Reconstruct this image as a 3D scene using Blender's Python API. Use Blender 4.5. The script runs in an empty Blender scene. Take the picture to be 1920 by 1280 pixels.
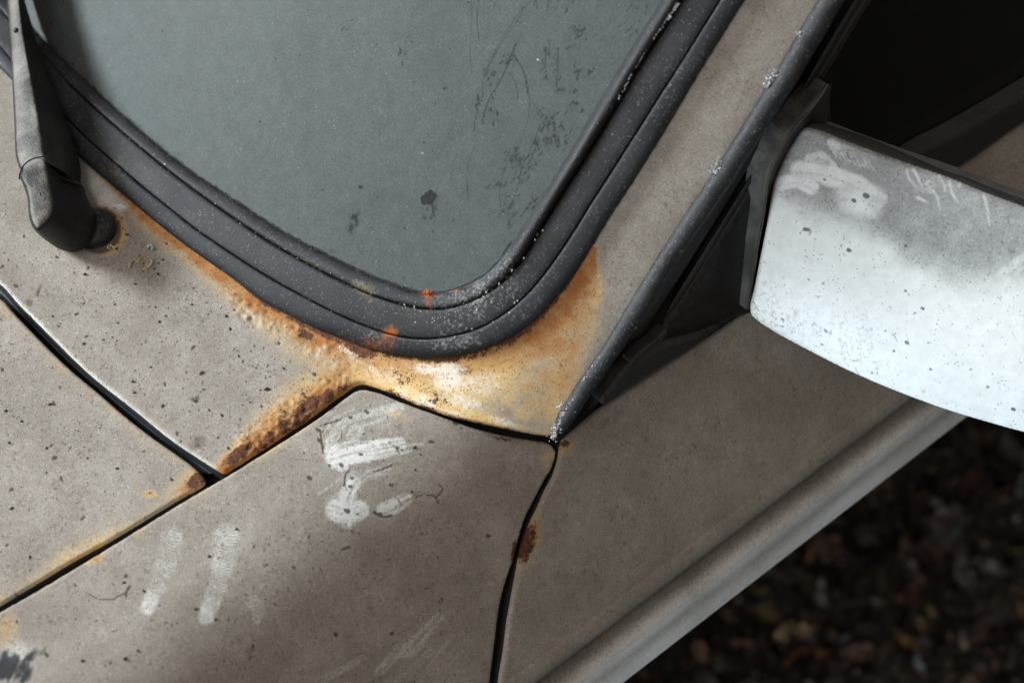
import bpy, bmesh, math, random
import numpy as np
from mathutils import Vector, Matrix
from mathutils.geometry import delaunay_2d_cdt

random.seed(7)
rng = np.random.default_rng(7)
scene = bpy.context.scene
COL = scene.collection

# ------------------------------------------------------------------ camera
# car frame: X = forwards, Y = towards the outside of this flank, Z = up; ground at z = 0
AZ, PITCH, FP, DIST = math.radians(38.8), math.radians(55.0), 3200.0, 0.90
c_r = np.array([-math.cos(AZ), math.sin(AZ), 0.0])
c_h = np.array([-math.sin(AZ), -math.cos(AZ), 0.0])
c_d = math.cos(PITCH) * c_h + np.array([0, 0, -math.sin(PITCH)])
c_u = math.sin(PITCH) * c_h + np.array([0, 0, math.cos(PITCH)])
CAM = np.array([0, 0, 0.95]) - DIST * c_d
cam_data = bpy.data.cameras.new("camera")
cam = bpy.data.objects.new("camera", cam_data)
COL.objects.link(cam)
M = Matrix.Identity(4)
for i in range(3):
    M[i][0], M[i][1], M[i][2], M[i][3] = c_r[i], c_u[i], -c_d[i], CAM[i]
cam.matrix_world = M
cam_data.sensor_width = 36.0
cam_data.lens = FP / 1920 * 36
cam_data.clip_start, cam_data.clip_end = 0.02, 200
cam_data.dof.use_dof = True
cam_data.dof.focus_distance = 0.90
cam_data.dof.aperture_fstop = 6.0
scene.camera = cam

# ------------------------------------------------------------------ light
scene.view_settings.view_transform = 'Standard'
scene.view_settings.look = 'None'
scene.view_settings.exposure = 0
scene.view_settings.gamma = 1
world = bpy.data.worlds.new("World")
scene.world = world
world.use_nodes = True
bg = world.node_tree.nodes["Background"]
bg.inputs[0].default_value = (1.0, 0.90, 0.80, 1)
bg.inputs[1].default_value = 0.27

def area_light(name, pos, target, size, power, color, spread=180):
    ld = bpy.data.lights.new(name, 'AREA')
    ld.shape = 'RECTANGLE'
    ld.size, ld.size_y = size
    ld.energy, ld.color = power, color
    ld.spread = math.radians(spread)
    lo = bpy.data.objects.new(name, ld)
    COL.objects.link(lo)
    lo.location = pos
    lo.rotation_euler = (Vector(target) - Vector(pos)).to_track_quat('-Z', 'Y').to_euler()
    return lo

# doorway light from across the bonnet; the other two lamps are added fills
area_light("doorway_light", (1.45, -2.25, 2.25), (0.025, -0.05, 0.96), (1.0, 0.8), 7.0, (0.90, 0.975, 1.0), 26)
area_light("fill_light", (1.7, 0.35, 2.9), (0, 0.05, 0.95), (1.4, 1.4), 17, (1.0, 0.95, 0.88))  # added fill lamp, lifts the faces the doorway light misses
area_light("mirror_fill", (0.98, 0.37, 0.33), (-0.17, 0.15, 0.98), (0.45, 0.45), 1.95, (0.74, 0.90, 1.0), 50)  # low lamp added to brighten the mirror housing

# ------------------------------------------------------------------ projection helpers
def ray(p):
    p = np.atleast_2d(np.asarray(p, float))
    return c_d + ((p[:, :1] - 960) / FP) * c_r - ((p[:, 1:2] - 640) / FP) * c_u

def hit(p, F, t0=0.45, t1=2.2, n=110):
    """first crossing of each sight line with the surface F = 0 (F > 0 on the camera's side)"""
    v = ray(p)
    N = len(v)
    lo = np.full(N, t0); hi = np.full(N, t1); found = np.zeros(N, bool)
    prev = np.full(N, t0)
    for t in np.linspace(t0, t1, n)[1:]:
        f = F(CAM + v * t)
        new = (~found) & (f <= 0)
        lo[new] = prev[new]; hi[new] = t
        found |= new
        prev[:] = t
    for _ in range(26):
        m = 0.5 * (lo + hi)
        f = F(CAM + v * m[:, None])
        up = f > 0
        lo = np.where(up, m, lo); hi = np.where(up, hi, m)
    t = 0.5 * (lo + hi)
    return CAM + v * t[:, None]

def smin(a, b, k):
    h = np.clip(0.5 + 0.5 * (b - a) / k, 0, 1)
    return b * (1 - h) + a * h - k * h * (1 - h)
def smax(a, b, k):
    return -smin(-a, -b, k)

def fT(x, y):                       # bonnet and scuttle level
    return 0.95 - 0.04 * x - 0.03 * y
P0 = hit([(600, 615)], lambda P: P[:, 2] - fT(P[:, 0], P[:, 1]))[0]
def w_shape(x, y):                  # windscreen rake with a gentle barrel curve
    yy = np.minimum(y, 0.0)
    return -0.906 * x - 0.286 * y - 0.50 * yy * yy
W0 = P0[2] - w_shape(P0[0], P0[1])
def fW(x, y): return W0 + w_shape(x, y)
P1 = hit([(1052, 560)], lambda P: P[:, 2] - fW(P[:, 0], P[:, 1]))[0]
def fP(x, y):                       # outward-facing windscreen pillar
    return P1[2] - 0.806 * (x - P1[0]) - 0.968 * (y - P1[1])
Psh = hit([(660, 990)], lambda P: P[:, 2] - fT(P[:, 0], P[:, 1]))[0]
def fS(y):                          # shoulder and flank profile
    q = np.maximum(y - Psh[1], -0.5)
    qq = np.maximum(q, 0)
    return Psh[2] - 0.9 * q - 4.2 * qq * qq
def fBody(x, y):
    return smin(smax(fT(x, y), fW(x, y), 0.012), smax(fS(y), fP(x, y), 0.03), 0.030)
def F_body(off=0.0): return lambda P: P[:, 2] - fBody(P[:, 0], P[:, 1]) - off
def F_flank(off=0.0): return lambda P: P[:, 2] - smin(fT(P[:, 0], P[:, 1]), fS(P[:, 1]), 0.03) - off
def F_wind(off=0.0): return lambda P: P[:, 2] - fW(P[:, 0], P[:, 1]) - off
# side glass plane: holds the belt line and leans in with the pillar
Pb = hit([(1141, 755)], F_flank())[0]
nG = np.cross(np.array([-1.0, 0, 0]), np.array([-0.748, -0.10, 0.707])); nG /= np.linalg.norm(nG)
def F_side(off=0.0):
    return lambda P: (P - Pb) @ nG - off

def normals_of(pts, F, e=2e-4):
    g = np.stack([(F(pts + np.eye(3)[i] * e) - F(pts - np.eye(3)[i] * e)) for i in range(3)], 1)
    return g / np.linalg.norm(g, axis=1, keepdims=True)

# ------------------------------------------------------------------ noise and curves
_tab = rng.random((256, 256))
def vnoise(x, y, s, seed=0):
    x = np.asarray(x, float) / s + seed * 17.31; y = np.asarray(y, float) / s + seed * 9.77
    xi = np.floor(x).astype(int); yi = np.floor(y).astype(int)
    fx = x - xi; fy = y - yi
    fx = fx * fx * (3 - 2 * fx); fy = fy * fy * (3 - 2 * fy)
    a = _tab[xi & 255, yi & 255]; b = _tab[(xi + 1) & 255, yi & 255]
    c = _tab[xi & 255, (yi + 1) & 255]; dd = _tab[(xi + 1) & 255, (yi + 1) & 255]
    return (a * (1 - fx) + b * fx) * (1 - fy) + (c * (1 - fx) + dd * fx) * fy
def fbm(x, y, s, seed=0, o=4):
    t = 0; a = 0.5; n = 0
    for k in range(o):
        t = t + a * vnoise(x, y, s / 2 ** k, seed + k * 3); n += a; a *= 0.55
    return t / n
def sstep(a, b, x):
    q = np.clip((x - a) / (b - a), 0, 1)
    return q * q * (3 - 2 * q)

def catmull(pts, step=3.0, closed=False):
    P = np.asarray(pts, float)
    if closed: Q = np.vstack([P[-1], P, P[0], P[1]])
    else: Q = np.vstack([2 * P[0] - P[1], P, 2 * P[-1] - P[-2]])
    out = []
    for i in range(1, len(Q) - 2):
        p0, p1, p2, p3 = Q[i - 1], Q[i], Q[i + 1], Q[i + 2]
        d01 = max(np.linalg.norm(p1 - p0), 1e-6) ** .5; d12 = max(np.linalg.norm(p2 - p1), 1e-6) ** .5; d23 = max(np.linalg.norm(p3 - p2), 1e-6) ** .5
        m1 = (p2 - p1) + d12 * ((p1 - p0) / d01 - (p2 - p0) / (d01 + d12))
        m2 = (p2 - p1) + d12 * ((p3 - p2) / d23 - (p3 - p1) / (d12 + d23))
        n = max(2, int(np.ceil(np.linalg.norm(p2 - p1) / step)))
        t = np.linspace(0, 1, n, endpoint=False)[:, None]
        out.append((2 * t**3 - 3 * t**2 + 1) * p1 + (t**3 - 2 * t**2 + t) * m1 + (-2 * t**3 + 3 * t**2) * p2 + (t**3 - t**2) * m2)
    if not closed: out.append(P[-1:])
    return np.vstack(out)
def resample(pts, n):
    P = np.asarray(pts, float)
    s = np.r_[0, np.cumsum(np.linalg.norm(np.diff(P, axis=0), axis=1))]
    q = np.linspace(0, s[-1], n)
    return np.stack([np.interp(q, s, P[:, i]) for i in range(P.shape[1])], 1)
def respace(pts, step, closed=False):
    P = np.asarray(pts, float)
    if closed: P = np.vstack([P, P[:1]])
    L = np.linalg.norm(np.diff(P, axis=0), axis=1).sum()
    R = resample(P, max(3, int(L / step) + 1))
    return R[:-1] if closed else R
def dist_poly(p, line, closed=False, tile=140.0):
    """distance from points to a polyline, and arc length of the nearest spot"""
    L = np.asarray(line, float)
    if closed: L = np.vstack([L, L[:1]])
    a = L[:-1]; ab = L[1:] - a; l2 = np.maximum((ab**2).sum(1), 1e-9)
    s0 = np.r_[0, np.cumsum(np.sqrt(l2))][:-1]
    def seg(q, idx):
        ap = q[:, None, :] - a[None, idx]
        t = np.clip((ap[..., 0] * ab[idx, 0] + ap[..., 1] * ab[idx, 1]) / l2[idx], 0, 1)
        dx = ap[..., 0] - t * ab[idx, 0]; dy = ap[..., 1] - t * ab[idx, 1]
        dd = dx * dx + dy * dy
        k = dd.argmin(1); rr = np.arange(len(q))
        return np.sqrt(dd[rr, k]), s0[idx][k] + t[rr, k] * np.sqrt(l2[idx][k])
    D = np.empty(len(p)); S = np.empty(len(p))
    key = np.floor(p[:, 0] / tile).astype(int) * 1000 + np.floor(p[:, 1] / tile).astype(int)
    order = np.argsort(key, kind='stable')
    cuts = np.flatnonzero(np.diff(key[order])) + 1
    allseg = np.arange(len(a))
    for grp in np.split(order, cuts):
        q = p[grp]
        if not len(q): continue
        lo, hi = q.min(0), q.max(0); c = (lo + hi) / 2; rad = np.linalg.norm(hi - lo) / 2
        ap = c - a; t = np.clip((ap * ab).sum(1) / l2, 0, 1)
        dc = np.linalg.norm(ap - t[:, None] * ab, axis=1)
        idx = allseg[dc <= dc.min() + 2 * rad + 1e-6]
        D[grp], S[grp] = seg(q, idx)
    return D, S
def in_poly(p, poly):
    x, y = p[:, 0], p[:, 1]; res = np.zeros(len(p), bool)
    P = np.asarray(poly, float)
    for (x0, y0), (x1, y1) in zip(P, np.roll(P, -1, 0)):
        if y0 == y1: continue
        cnd = ((y0 > y) != (y1 > y)) & (x < (x1 - x0) * (y - y0) / (y1 - y0) + x0)
        res ^= cnd
    return res
def inside_soft(p, poly, w):
    """1 inside a closed outline, 0 outside, soft over w pixels"""
    dd, _ = dist_poly(p, poly, True)
    sd = np.where(in_poly(p, poly), dd, -dd)
    return sstep(-w, w, sd)
def blob(p, cx, cy, rx, ry, ang=0.0, soft=0.5):
    ca, sa = math.cos(math.radians(ang)), math.sin(math.radians(ang))
    x, y = p[:, 0] - cx, p[:, 1] - cy
    u = (x * ca + y * sa) / rx; v = (-x * sa + y * ca) / ry
    return 1 - sstep(1 - soft, 1 + soft, np.sqrt(u * u + v * v))

# ------------------------------------------------------------------ object helpers
def mesh_obj(name, verts, faces, mat, parent=None, attrs=None, smooth=True):
    me = bpy.data.meshes.new(name)
    me.from_pydata([tuple(v) for v in np.asarray(verts)], [], [tuple(int(i) for i in f) for f in faces])
    if smooth: me.polygons.foreach_set("use_smooth", np.ones(len(me.polygons), bool))
    for k, a in (attrs or {}).items():
        at = me.attributes.new(k, 'FLOAT_COLOR', 'POINT')
        at.data.foreach_set("color", np.ascontiguousarray(a, dtype=np.float32).ravel())
    me.materials.append(mat)
    me.update()
    o = bpy.data.objects.new(name, me)
    COL.objects.link(o)
    if parent is not None: o.parent = parent
    return o
def fix_normals(o, toward=None):
    bm = bmesh.new(); bm.from_mesh(o.data)
    bmesh.ops.recalc_face_normals(bm, faces=bm.faces)
    bm.to_mesh(o.data); bm.free()
def grid_faces(n, m, closed=False):
    f = []
    mm = m if closed else m - 1
    for i in range(n - 1):
        for j in range(mm):
            a = i * m + j; b = i * m + (j + 1) % m
            f.append((a, b, b + m, a + m))
    return f
def loft(name, rows, mat, parent=None, closed=False, attrs=None):
    """rows: list of equally long 3-D polylines"""
    R = [np.asarray(r_) for r_ in rows]
    n = len(R[0])
    V = np.vstack([np.stack([R[j][i] for j in range(len(R))]) for i in range(n)])
    return mesh_obj(name, V, grid_faces(n, len(R), closed), mat, parent, attrs)
def tag(o, label=None, cat=None, group=None, kind=None):
    if label: o["label"] = label
    if cat: o["category"] = cat
    if group: o["group"] = group
    if kind: o["kind"] = kind
    return o

M_PX = 0.9 / FP      # metres per photo pixel at the focus distance

def panel(name, outline, F, mat, parent, mask_fn=None, step=3.0, edge_r=10.0, flange=0.011, relief=None, flange_shade=0.95):
    """a sheet-metal panel: outline traced on the surface F, rounded rim, flange folded down"""
    ol = respace(outline, step, True)
    # coarser outside the picture
    x0, y0 = ol.min(0); x1, y1 = ol.max(0)
    gx, gy = np.meshgrid(np.arange(x0, x1, step), np.arange(y0, y1, step))
    gx = gx + (np.arange(gx.shape[0])[:, None] % 2) * step * 0.5
    g = np.stack([gx.ravel(), gy.ravel()], 1)
    infr = (g[:, 0] > -15) & (g[:, 0] < 1935) & (g[:, 1] > -15) & (g[:, 1] < 1295)
    q = np.round((g - [x0, y0]) / step).astype(int)
    g = g[infr | ((q[:, 0] % 6 == 0) & (q[:, 1] % 6 == 0))]
    g = g[in_poly(g, ol)]
    dd, _ = dist_poly(g, ol, True)
    g = g[dd > step * 0.55]
    pts = np.vstack([ol, g])
    n = len(ol)
    cons = [(i, (i + 1) % n) for i in range(n)]
    ov, oe, of, *_ = delaunay_2d_cdt([Vector((float(a), float(b))) for a, b in pts], cons, [], 1, 1e-5)
    p = np.array([(v.x, v.y) for v in ov])
    P3 = hit(p, F)
    dd, _ = dist_poly(p, ol, True)
    nn = normals_of(P3, F)
    dm = np.clip(edge_r - dd, 0, edge_r) / edge_r
    drop = edge_r * M_PX * (1 - np.sqrt(np.maximum(1 - dm**2, 0)))
    h = -drop
    if relief is not None: h = h + relief(p, dd)
    V = P3 + nn * h[:, None]
    faces = [tuple(f) for f in of]
    # flange
    cnt = {}
    for f in faces:
        for a, b in zip(f, f[1:] + f[:1]):
            k = (min(a, b), max(a, b)); cnt[k] = cnt.get(k, []) + [(a, b)]
    be = [v[0] for v in cnt.values() if len(v) == 1]
    bv = sorted({i for e in be for i in e})
    nb = len(bv)
    top = {i: len(V) + k for k, i in enumerate(bv)}
    down = {i: len(V) + nb + k for k, i in enumerate(bv)}
    V = np.vstack([V, V[bv], V[bv] - nn[bv] * flange])
    # orient so that faces look at the camera side
    f0 = faces[len(faces) // 2]
    nrm = np.cross(V[f0[1]] - V[f0[0]], V[f0[2]] - V[f0[0]])
    flip = nrm @ nn[f0[0]] < 0
    faces += [(top[b], top[a], down[a], down[b]) for a, b in be]
    if flip: faces = [f[::-1] for f in faces]
    pa = np.vstack([p, p[bv], p[bv]]); da = np.r_[dd, -6 * np.ones(2 * nb)]
    at = mask_fn(pa, da) if mask_fn else None
    if at and 'wear_shade' in at: at['wear_shade'][len(p):, 2] = flange_shade  # shade of the panel gaps, painted black onto the flange
    return mesh_obj(name, V, faces, mat, parent, at)

# ------------------------------------------------------------------ node helpers
class NT:
    def __init__(self, name):
        self.m = bpy.data.materials.new(name); self.m.use_nodes = True
        self.t = self.m.node_tree; self.t.nodes.clear()
        self.out = self.t.nodes.new('ShaderNodeOutputMaterial')
        self.co = self.t.nodes.new('ShaderNodeTexCoord').outputs['Object']
    def n(self, typ, **kw):
        nd = self.t.nodes.new(typ)
        for k, v in kw.items(): setattr(nd, k, v)
        return nd
    def link(self, a, b):
        if hasattr(a, 'default_value') or hasattr(a, 'is_output'): self.t.links.new(a, b)
        else: b.default_value = a
    def math(self, op, a, b=0.0, c=None, clamp=False):
        nd = self.n('ShaderNodeMath', operation=op); nd.use_clamp = clamp
        self.link(a, nd.inputs[0]); self.link(b, nd.inputs[1])
        if c is not None: self.link(c, nd.inputs[2])
        return nd.outputs[0]
    def noise(self, scale, detail=3, rough=0.55, vec=None, dist=0.0):
        nd = self.n('ShaderNodeTexNoise'); nd.inputs['Scale'].default_value = scale
        nd.inputs['Detail'].default_value = detail; nd.inputs['Roughness'].default_value = rough
        nd.inputs['Distortion'].default_value = dist
        self.t.links.new(vec or self.co, nd.inputs['Vector'])
        return nd.outputs['Fac']
    def voro(self, scale, feature='F1', rnd=1.0, vec=None, out='Distance'):
        nd = self.n('ShaderNodeTexVoronoi', feature=feature); nd.inputs['Scale'].default_value = scale
        nd.inputs['Randomness'].default_value = rnd
        self.t.links.new(vec or self.co, nd.inputs['Vector'])
        return nd.outputs[out]
    def ss(self, x, a, b, lo=0.0, hi=1.0):
        nd = self.n('ShaderNodeMapRange', interpolation_type='SMOOTHSTEP')
        self.link(x, nd.inputs[0])
        for k, v in zip((1, 2, 3, 4), (a, b, lo, hi)): self.link(v, nd.inputs[k])
        return nd.outputs[0]
    def mix(self, f, a, b, blend='MIX'):
        nd = self.n('ShaderNodeMix', data_type='RGBA', blend_type=blend)
        self.link(f, nd.inputs[0])
        for s, v in ((nd.inputs[6], a), (nd.inputs[7], b)):
            if isinstance(v, tuple): s.default_value = (*v, 1) if len(v) == 3 else v
            else: self.t.links.new(v, s)
        return nd.outputs[2]
    def mixf(self, f, a, b):
        nd = self.n('ShaderNodeMix', data_type='FLOAT')
        self.link(f, nd.inputs[0]); self.link(a, nd.inputs[2]); self.link(b, nd.inputs[3])
        return nd.outputs[0]
    def attr(self, name):
        nd = self.n('ShaderNodeAttribute', attribute_name=name)
        sp = self.n('ShaderNodeSeparateColor'); self.t.links.new(nd.outputs['Color'], sp.inputs[0])
        return sp.outputs[0], sp.outputs[1], sp.outputs[2], nd.outputs['Alpha']
    def bump(self, h, dist, strength=1.0, prev=None):
        nd = self.n('ShaderNodeBump'); nd.inputs['Distance'].default_value = dist
        nd.inputs['Strength'].default_value = strength
        self.t.links.new(h, nd.inputs['Height'])
        if prev is not None: self.t.links.new(prev, nd.inputs['Normal'])
        return nd.outputs[0]
    def bsdf(self, color, rough, normal=None, spec=0.5, metal=0.0, coat=None):
        nd = self.n('ShaderNodeBsdfPrincipled')
        for key, v in (('Base Color', color), ('Roughness', rough), ('Specular IOR Level', spec), ('Metallic', metal)):
            if isinstance(v, tuple): nd.inputs[key].default_value = (*v, 1)
            else: self.link(v, nd.inputs[key])
        if normal is not None: self.t.links.new(normal, nd.inputs['Normal'])
        if coat is not None: self.link(coat, nd.inputs['Coat Weight']); nd.inputs['Coat Roughness'].default_value = 0.12
        self.t.links.new(nd.outputs[0], self.out.inputs[0])
        return nd

# ------------------------------------------------------------------ materials
def make_paint(name="dusty_paint", da=(0.256, 0.228, 0.200), db=(0.338, 0.306, 0.274), dc=(0.22, 0.185, 0.155), grit=2.1, ragged=0.9):
    """off-white paint under dust; attributes: soil = (stain, crust, wiped clean, dark dirt), wear = (bare white, yellow, black scuff and flange shade, dust tone and crease shade)"""
    k = NT(name)
    st, cr, cl, dk = k.attr("soil")
    wh, yl, bl, tone = k.attr("wear_shade")
    grain = k.noise(2300, 2, 0.75)
    grain2 = k.noise(1000, 3, 0.65)
    mid = k.noise(160, 4, 0.6)
    big = k.noise(28, 4, 0.6)
    # dust film
    dustc = k.mix(k.ss(big, 0.3, 0.7), da, db)
    dustc = k.mix(k.math('MULTIPLY', k.ss(mid, 0.35, 0.75), 0.5), dustc, dc)
    g = k.math('MULTIPLY_ADD', k.math('SUBTRACT', grain, 0.5), grit, 1.0)
    g2 = k.math('MULTIPLY_ADD', k.math('SUBTRACT', grain2, 0.5), 0.9, 1.0)
    gg = k.math('MULTIPLY', g, g2)
    comb = k.n('ShaderNodeCombineColor')
    for i in range(3): k.t.links.new(gg, comb.inputs[i])
    dustc = k.mix(1.0, dustc, comb.outputs[0], 'MULTIPLY')
    paint = k.mix(k.ss(mid, 0.3, 0.7), (0.70, 0.71, 0.70), (0.78, 0.79, 0.79))
    # wiped: film thins unevenly
    cln = k.ss(k.math('ADD', cl, k.math('MULTIPLY', k.math('SUBTRACT', grain2, 0.5), ragged)), 0.02, 0.98)
    cln = k.math('MULTIPLY', cln, 0.95)
    whn = k.ss(k.math('ADD', wh, k.math('MULTIPLY', k.math('SUBTRACT', k.noise(420, 4, 0.7), 0.5), 1.3)), 0.30, 0.95, 0.0, 0.85)
    cover = k.math('SUBTRACT', 1.0, k.math('MAXIMUM', cln, whn), clamp=True)
    base = k.mix(cover, paint, dustc)
    mot = k.math('MULTIPLY', k.ss(k.noise(360, 5, 0.72), 0.53, 0.70), k.ss(k.noise(38, 3), 0.36, 0.60))
    base = k.mix(k.math('MULTIPLY', k.math('MULTIPLY', mot, cover), 0.58), base, (0.125, 0.098, 0.076))
    lum = k.math('MULTIPLY', k.ss(k.noise(300, 4, 0.7), 0.56, 0.70), k.ss(k.noise(50, 3), 0.42, 0.62))
    base = k.mix(k.math('MULTIPLY', k.math('MULTIPLY', lum, cover), 0.30), base, (0.46, 0.44, 0.41))
    # pale flecks and tiny pits in the dust
    fl = k.math('MULTIPLY', k.ss(k.voro(380), 0.20, 0.10), k.ss(k.noise(240, 2), 0.50, 0.62))
    base = k.mix(k.math('MULTIPLY', fl, 0.55), base, (0.62, 0.61, 0.58))
    sp = k.math('MULTIPLY', k.ss(k.voro(430, vec=None), 0.22, 0.12), k.ss(k.noise(130, 3), 0.44, 0.60))
    base = k.mix(k.math('MULTIPLY', sp, 0.75), base, (0.06, 0.05, 0.042))
    # rust-water stain
    sn = k.ss(k.math('ADD', st, k.math('MULTIPLY', k.math('SUBTRACT', mid, 0.5), 0.55)), 0.12, 0.95)
    stc = k.mix(k.ss(k.math('ADD', sn, k.math('MULTIPLY', k.math('SUBTRACT', k.noise(90, 4, 0.65), 0.5), 1.2)), 0.35, 1.15), (0.54, 0.365, 0.16), (0.33, 0.115, 0.018))
    stc = k.mix(k.math('MULTIPLY', yl, 0.75), stc, (0.84, 0.61, 0.27))
    stc = k.mix(0.6, stc, comb.outputs[0], 'MULTIPLY')
    base = k.mix(k.math('MULTIPLY', sn, 0.92), base, stc)
    base = k.mix(k.math('MULTIPLY', whn, 0.8), base, k.mix(k.ss(grain2, .3, .7), (0.74, 0.70, 0.62), (0.80, 0.79, 0.76)))
    pv = k.math('MULTIPLY', k.ss(k.voro(620), 0.34, 0.18), k.ss(k.noise(260, 3, 0.7), 0.40, 0.56))
    base = k.mix(k.math('MULTIPLY', k.math('MULTIPLY', pv, k.ss(st, 0.25, 0.7)), 0.8), base, (0.13, 0.045, 0.014))
    # crust of rust with crisp broken edges
    cn = k.noise(1000, 4, 0.75)
    cn2 = k.noise(330, 4, 0.7)
    cmix = k.math('ADD', k.math('MULTIPLY', cn, 0.6), k.math('MULTIPLY', cn2, 0.4))
    thr = k.math('SUBTRACT', 1.0, cr)
    crm = k.ss(k.math('SUBTRACT', cmix, k.math('MULTIPLY_ADD', thr, 0.50, 0.22)), 0.0, 0.05)
    crm = k.math('MULTIPLY', crm, k.ss(cr, 0.02, 0.10))
    crc = k.mix(k.ss(k.noise(600, 4, 0.75), 0.32, 0.66), (0.030, 0.014, 0.011), (0.17, 0.048, 0.011))
    crc = k.mix(k.math('MULTIPLY', k.ss(k.noise(700, 3, 0.75), 0.54, 0.70), 0.7), crc, (0.42, 0.155, 0.030))
    base = k.mix(crm, base, crc)
    # dark dirt, specks and cracks drawn by the mask
    dn = k.ss(k.math('ADD', dk, k.math('MULTIPLY', k.math('SUBTRACT', grain2, 0.5), 0.6)), 0.3, 0.75)
    base = k.mix(k.math('MULTIPLY', dn, 0.85), base, (0.045, 0.036, 0.03))
    # rubber-black scuff, and gap shade painted on the flanges
    base = k.mix(bl, base, (0.022, 0.024, 0.032))
    tn = k.math('MULTIPLY_ADD', tone, 1.0, 0.0)
    tc = k.n('ShaderNodeCombineColor')
    for i in range(3): k.t.links.new(tn, tc.inputs[i])
    base = k.mix(1.0, base, tc.outputs[0], 'MULTIPLY')
    rough = k.mixf(cover, 0.34, 0.92)
    rough = k.mixf(crm, rough, 0.72)
    h = k.math('ADD', k.math('MULTIPLY', grain, 0.3), k.math('ADD', k.math('MULTIPLY', mid, 0.6), k.math('MULTIPLY', mot, 0.8)))
    nb = k.bump(h, 0.00035, 0.55)
    nb = k.bump(k.math('MULTIPLY', crm, k.math('ADD', 0.5, k.math('MULTIPLY', cn, 0.9))), 0.0012, 0.9, nb)
    k.bsdf(base, rough, nb, 0.4)
    return k.m

def make_glass():
    """dust-covered windscreen: film = (dust amount, dark streak, pale speck, -)"""
    k = NT("dusty_glass")
    du, dk, pl, _ = k.attr("film")
    grain = k.noise(2300, 2, 0.7); g2 = k.noise(700, 3, 0.65); mid = k.noise(140, 4, 0.65)
    dust = k.mix(k.ss(mid, 0.25, 0.75), (0.064, 0.074, 0.078), (0.082, 0.094, 0.097))
    gg = k.math('MULTIPLY_ADD', k.math('SUBTRACT', grain, 0.5), 2.0, 1.0)
    gg = k.math('MULTIPLY', gg, k.math('MULTIPLY_ADD', k.math('SUBTRACT', g2, 0.5), 0.8, 1.0))
    cc = k.n('ShaderNodeCombineColor')
    for i in range(3): k.t.links.new(gg, cc.inputs[i])
    dust = k.mix(1.0, dust, cc.outputs[0], 'MULTIPLY')
    fl = k.math('MULTIPLY', k.ss(k.voro(420), 0.20, 0.08), k.ss(k.noise(130, 4, 0.75), 0.50, 0.68))
    dust = k.mix(k.math('MULTIPLY', fl, 0.6), dust, (0.34, 0.37, 0.37))
    dust = k.mix(k.ss(pl, 0.3, 0.7), dust, (0.60, 0.60, 0.56))
    pit = k.math('MULTIPLY', k.ss(k.voro(260), 0.10, 0.05), k.ss(k.noise(55, 3), 0.52, 0.62))
    cov = k.math('SUBTRACT', du, k.math('MAXIMUM', k.ss(k.math('ADD', dk, k.math('MULTIPLY', k.math('SUBTRACT', g2, .5), .6)), 0.10, 1.05, 0.0, 0.66), k.math('MULTIPLY', pit, 0.8)), clamp=True)
    d = k.n('ShaderNodeBsdfPrincipled'); k.t.links.new(dust, d.inputs['Base Color']); d.inputs['Roughness'].default_value = 0.46; d.inputs['Specular IOR Level'].default_value = 0.16
    k.t.links.new(k.bump(gg, 0.0002, 0.5), d.inputs['Normal'])
    tr = k.n('ShaderNodeBsdfTransparent'); tr.inputs[0].default_value = (0.55, 0.62, 0.60, 1)
    gl = k.n('ShaderNodeBsdfGlossy'); gl.inputs['Roughness'].default_value = 0.12
    fr = k.n('ShaderNodeFresnel'); fr.inputs[0].default_value = 1.16
    m1 = k.n('ShaderNodeMixShader'); k.t.links.new(fr.outputs[0], m1.inputs[0]); k.t.links.new(tr.outputs[0], m1.inputs[1]); k.t.links.new(gl.outputs[0], m1.inputs[2])
    m2 = k.n('ShaderNodeMixShader'); k.t.links.new(cov, m2.inputs[0]); k.t.links.new(m1.outputs[0], m2.inputs[1]); k.t.links.new(d.outputs[0], m2.inputs[2])
    k.t.links.new(m2.outputs[0], k.out.inputs[0])
    return k.m

def make_rubber(name, col, dustc, amount, rough=0.55, rustattr=False, spec=0.5, fleck=1.0, up=(0.25, 0.75)):
    k = NT(name)
    grain = k.noise(2200, 2, 0.7); mid = k.noise(45, 4, 0.6); g2 = k.noise(600, 3, 0.6)
    f = k.ss(k.math('ADD', mid, k.math('MULTIPLY', k.math('SUBTRACT', grain, 0.5), 0.9)), 0.30, 0.78, 0.0, amount)
    gn = k.n('ShaderNodeNewGeometry'); sx = k.n('ShaderNodeSeparateXYZ'); k.t.links.new(gn.outputs['Normal'], sx.inputs[0])
    f = k.math('MULTIPLY', f, k.ss(sx.outputs[2], up[0], up[1], 0.08, 1.0))
    base = k.mix(f, col, dustc)
    fl = k.math('MULTIPLY', k.ss(k.voro(800), 0.30, 0.12), k.ss(k.noise(420, 3, 0.7), 0.44, 0.64))
    base = k.mix(k.math('MULTIPLY', fl, 0.55 * fleck), base, (0.40, 0.40, 0.36))
    if rustattr:
        ru, pa, ol, _ = k.attr("film")
        pn = k.ss(k.math('ADD', pa, k.math('MULTIPLY', k.math('SUBTRACT', g2, 0.5), 1.3)), 0.25, 0.95)
        base = k.mix(k.math('MULTIPLY', pn, 0.75), base, (0.36, 0.37, 0.36))
        on = k.ss(k.math('ADD', ol, k.math('MULTIPLY', k.math('SUBTRACT', g2, 0.5), 1.3)), 0.3, 0.9)
        base = k.mix(k.math('MULTIPLY', on, 0.75), base, (0.17, 0.14, 0.09))
        rn = k.ss(k.math('ADD', ru, k.math('MULTIPLY', k.math('SUBTRACT', g2, 0.5), 1.0)), 0.25, 0.9)
        base = k.mix(rn, base, (0.30, 0.085, 0.022))
    rg = k.mixf(f, rough, 0.85)
    nb = k.bump(k.math('ADD', k.math('MULTIPLY', grain, 0.4), g2), 0.0003, 0.5)
    k.bsdf(base, rg, nb, spec)
    return k.m

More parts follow.
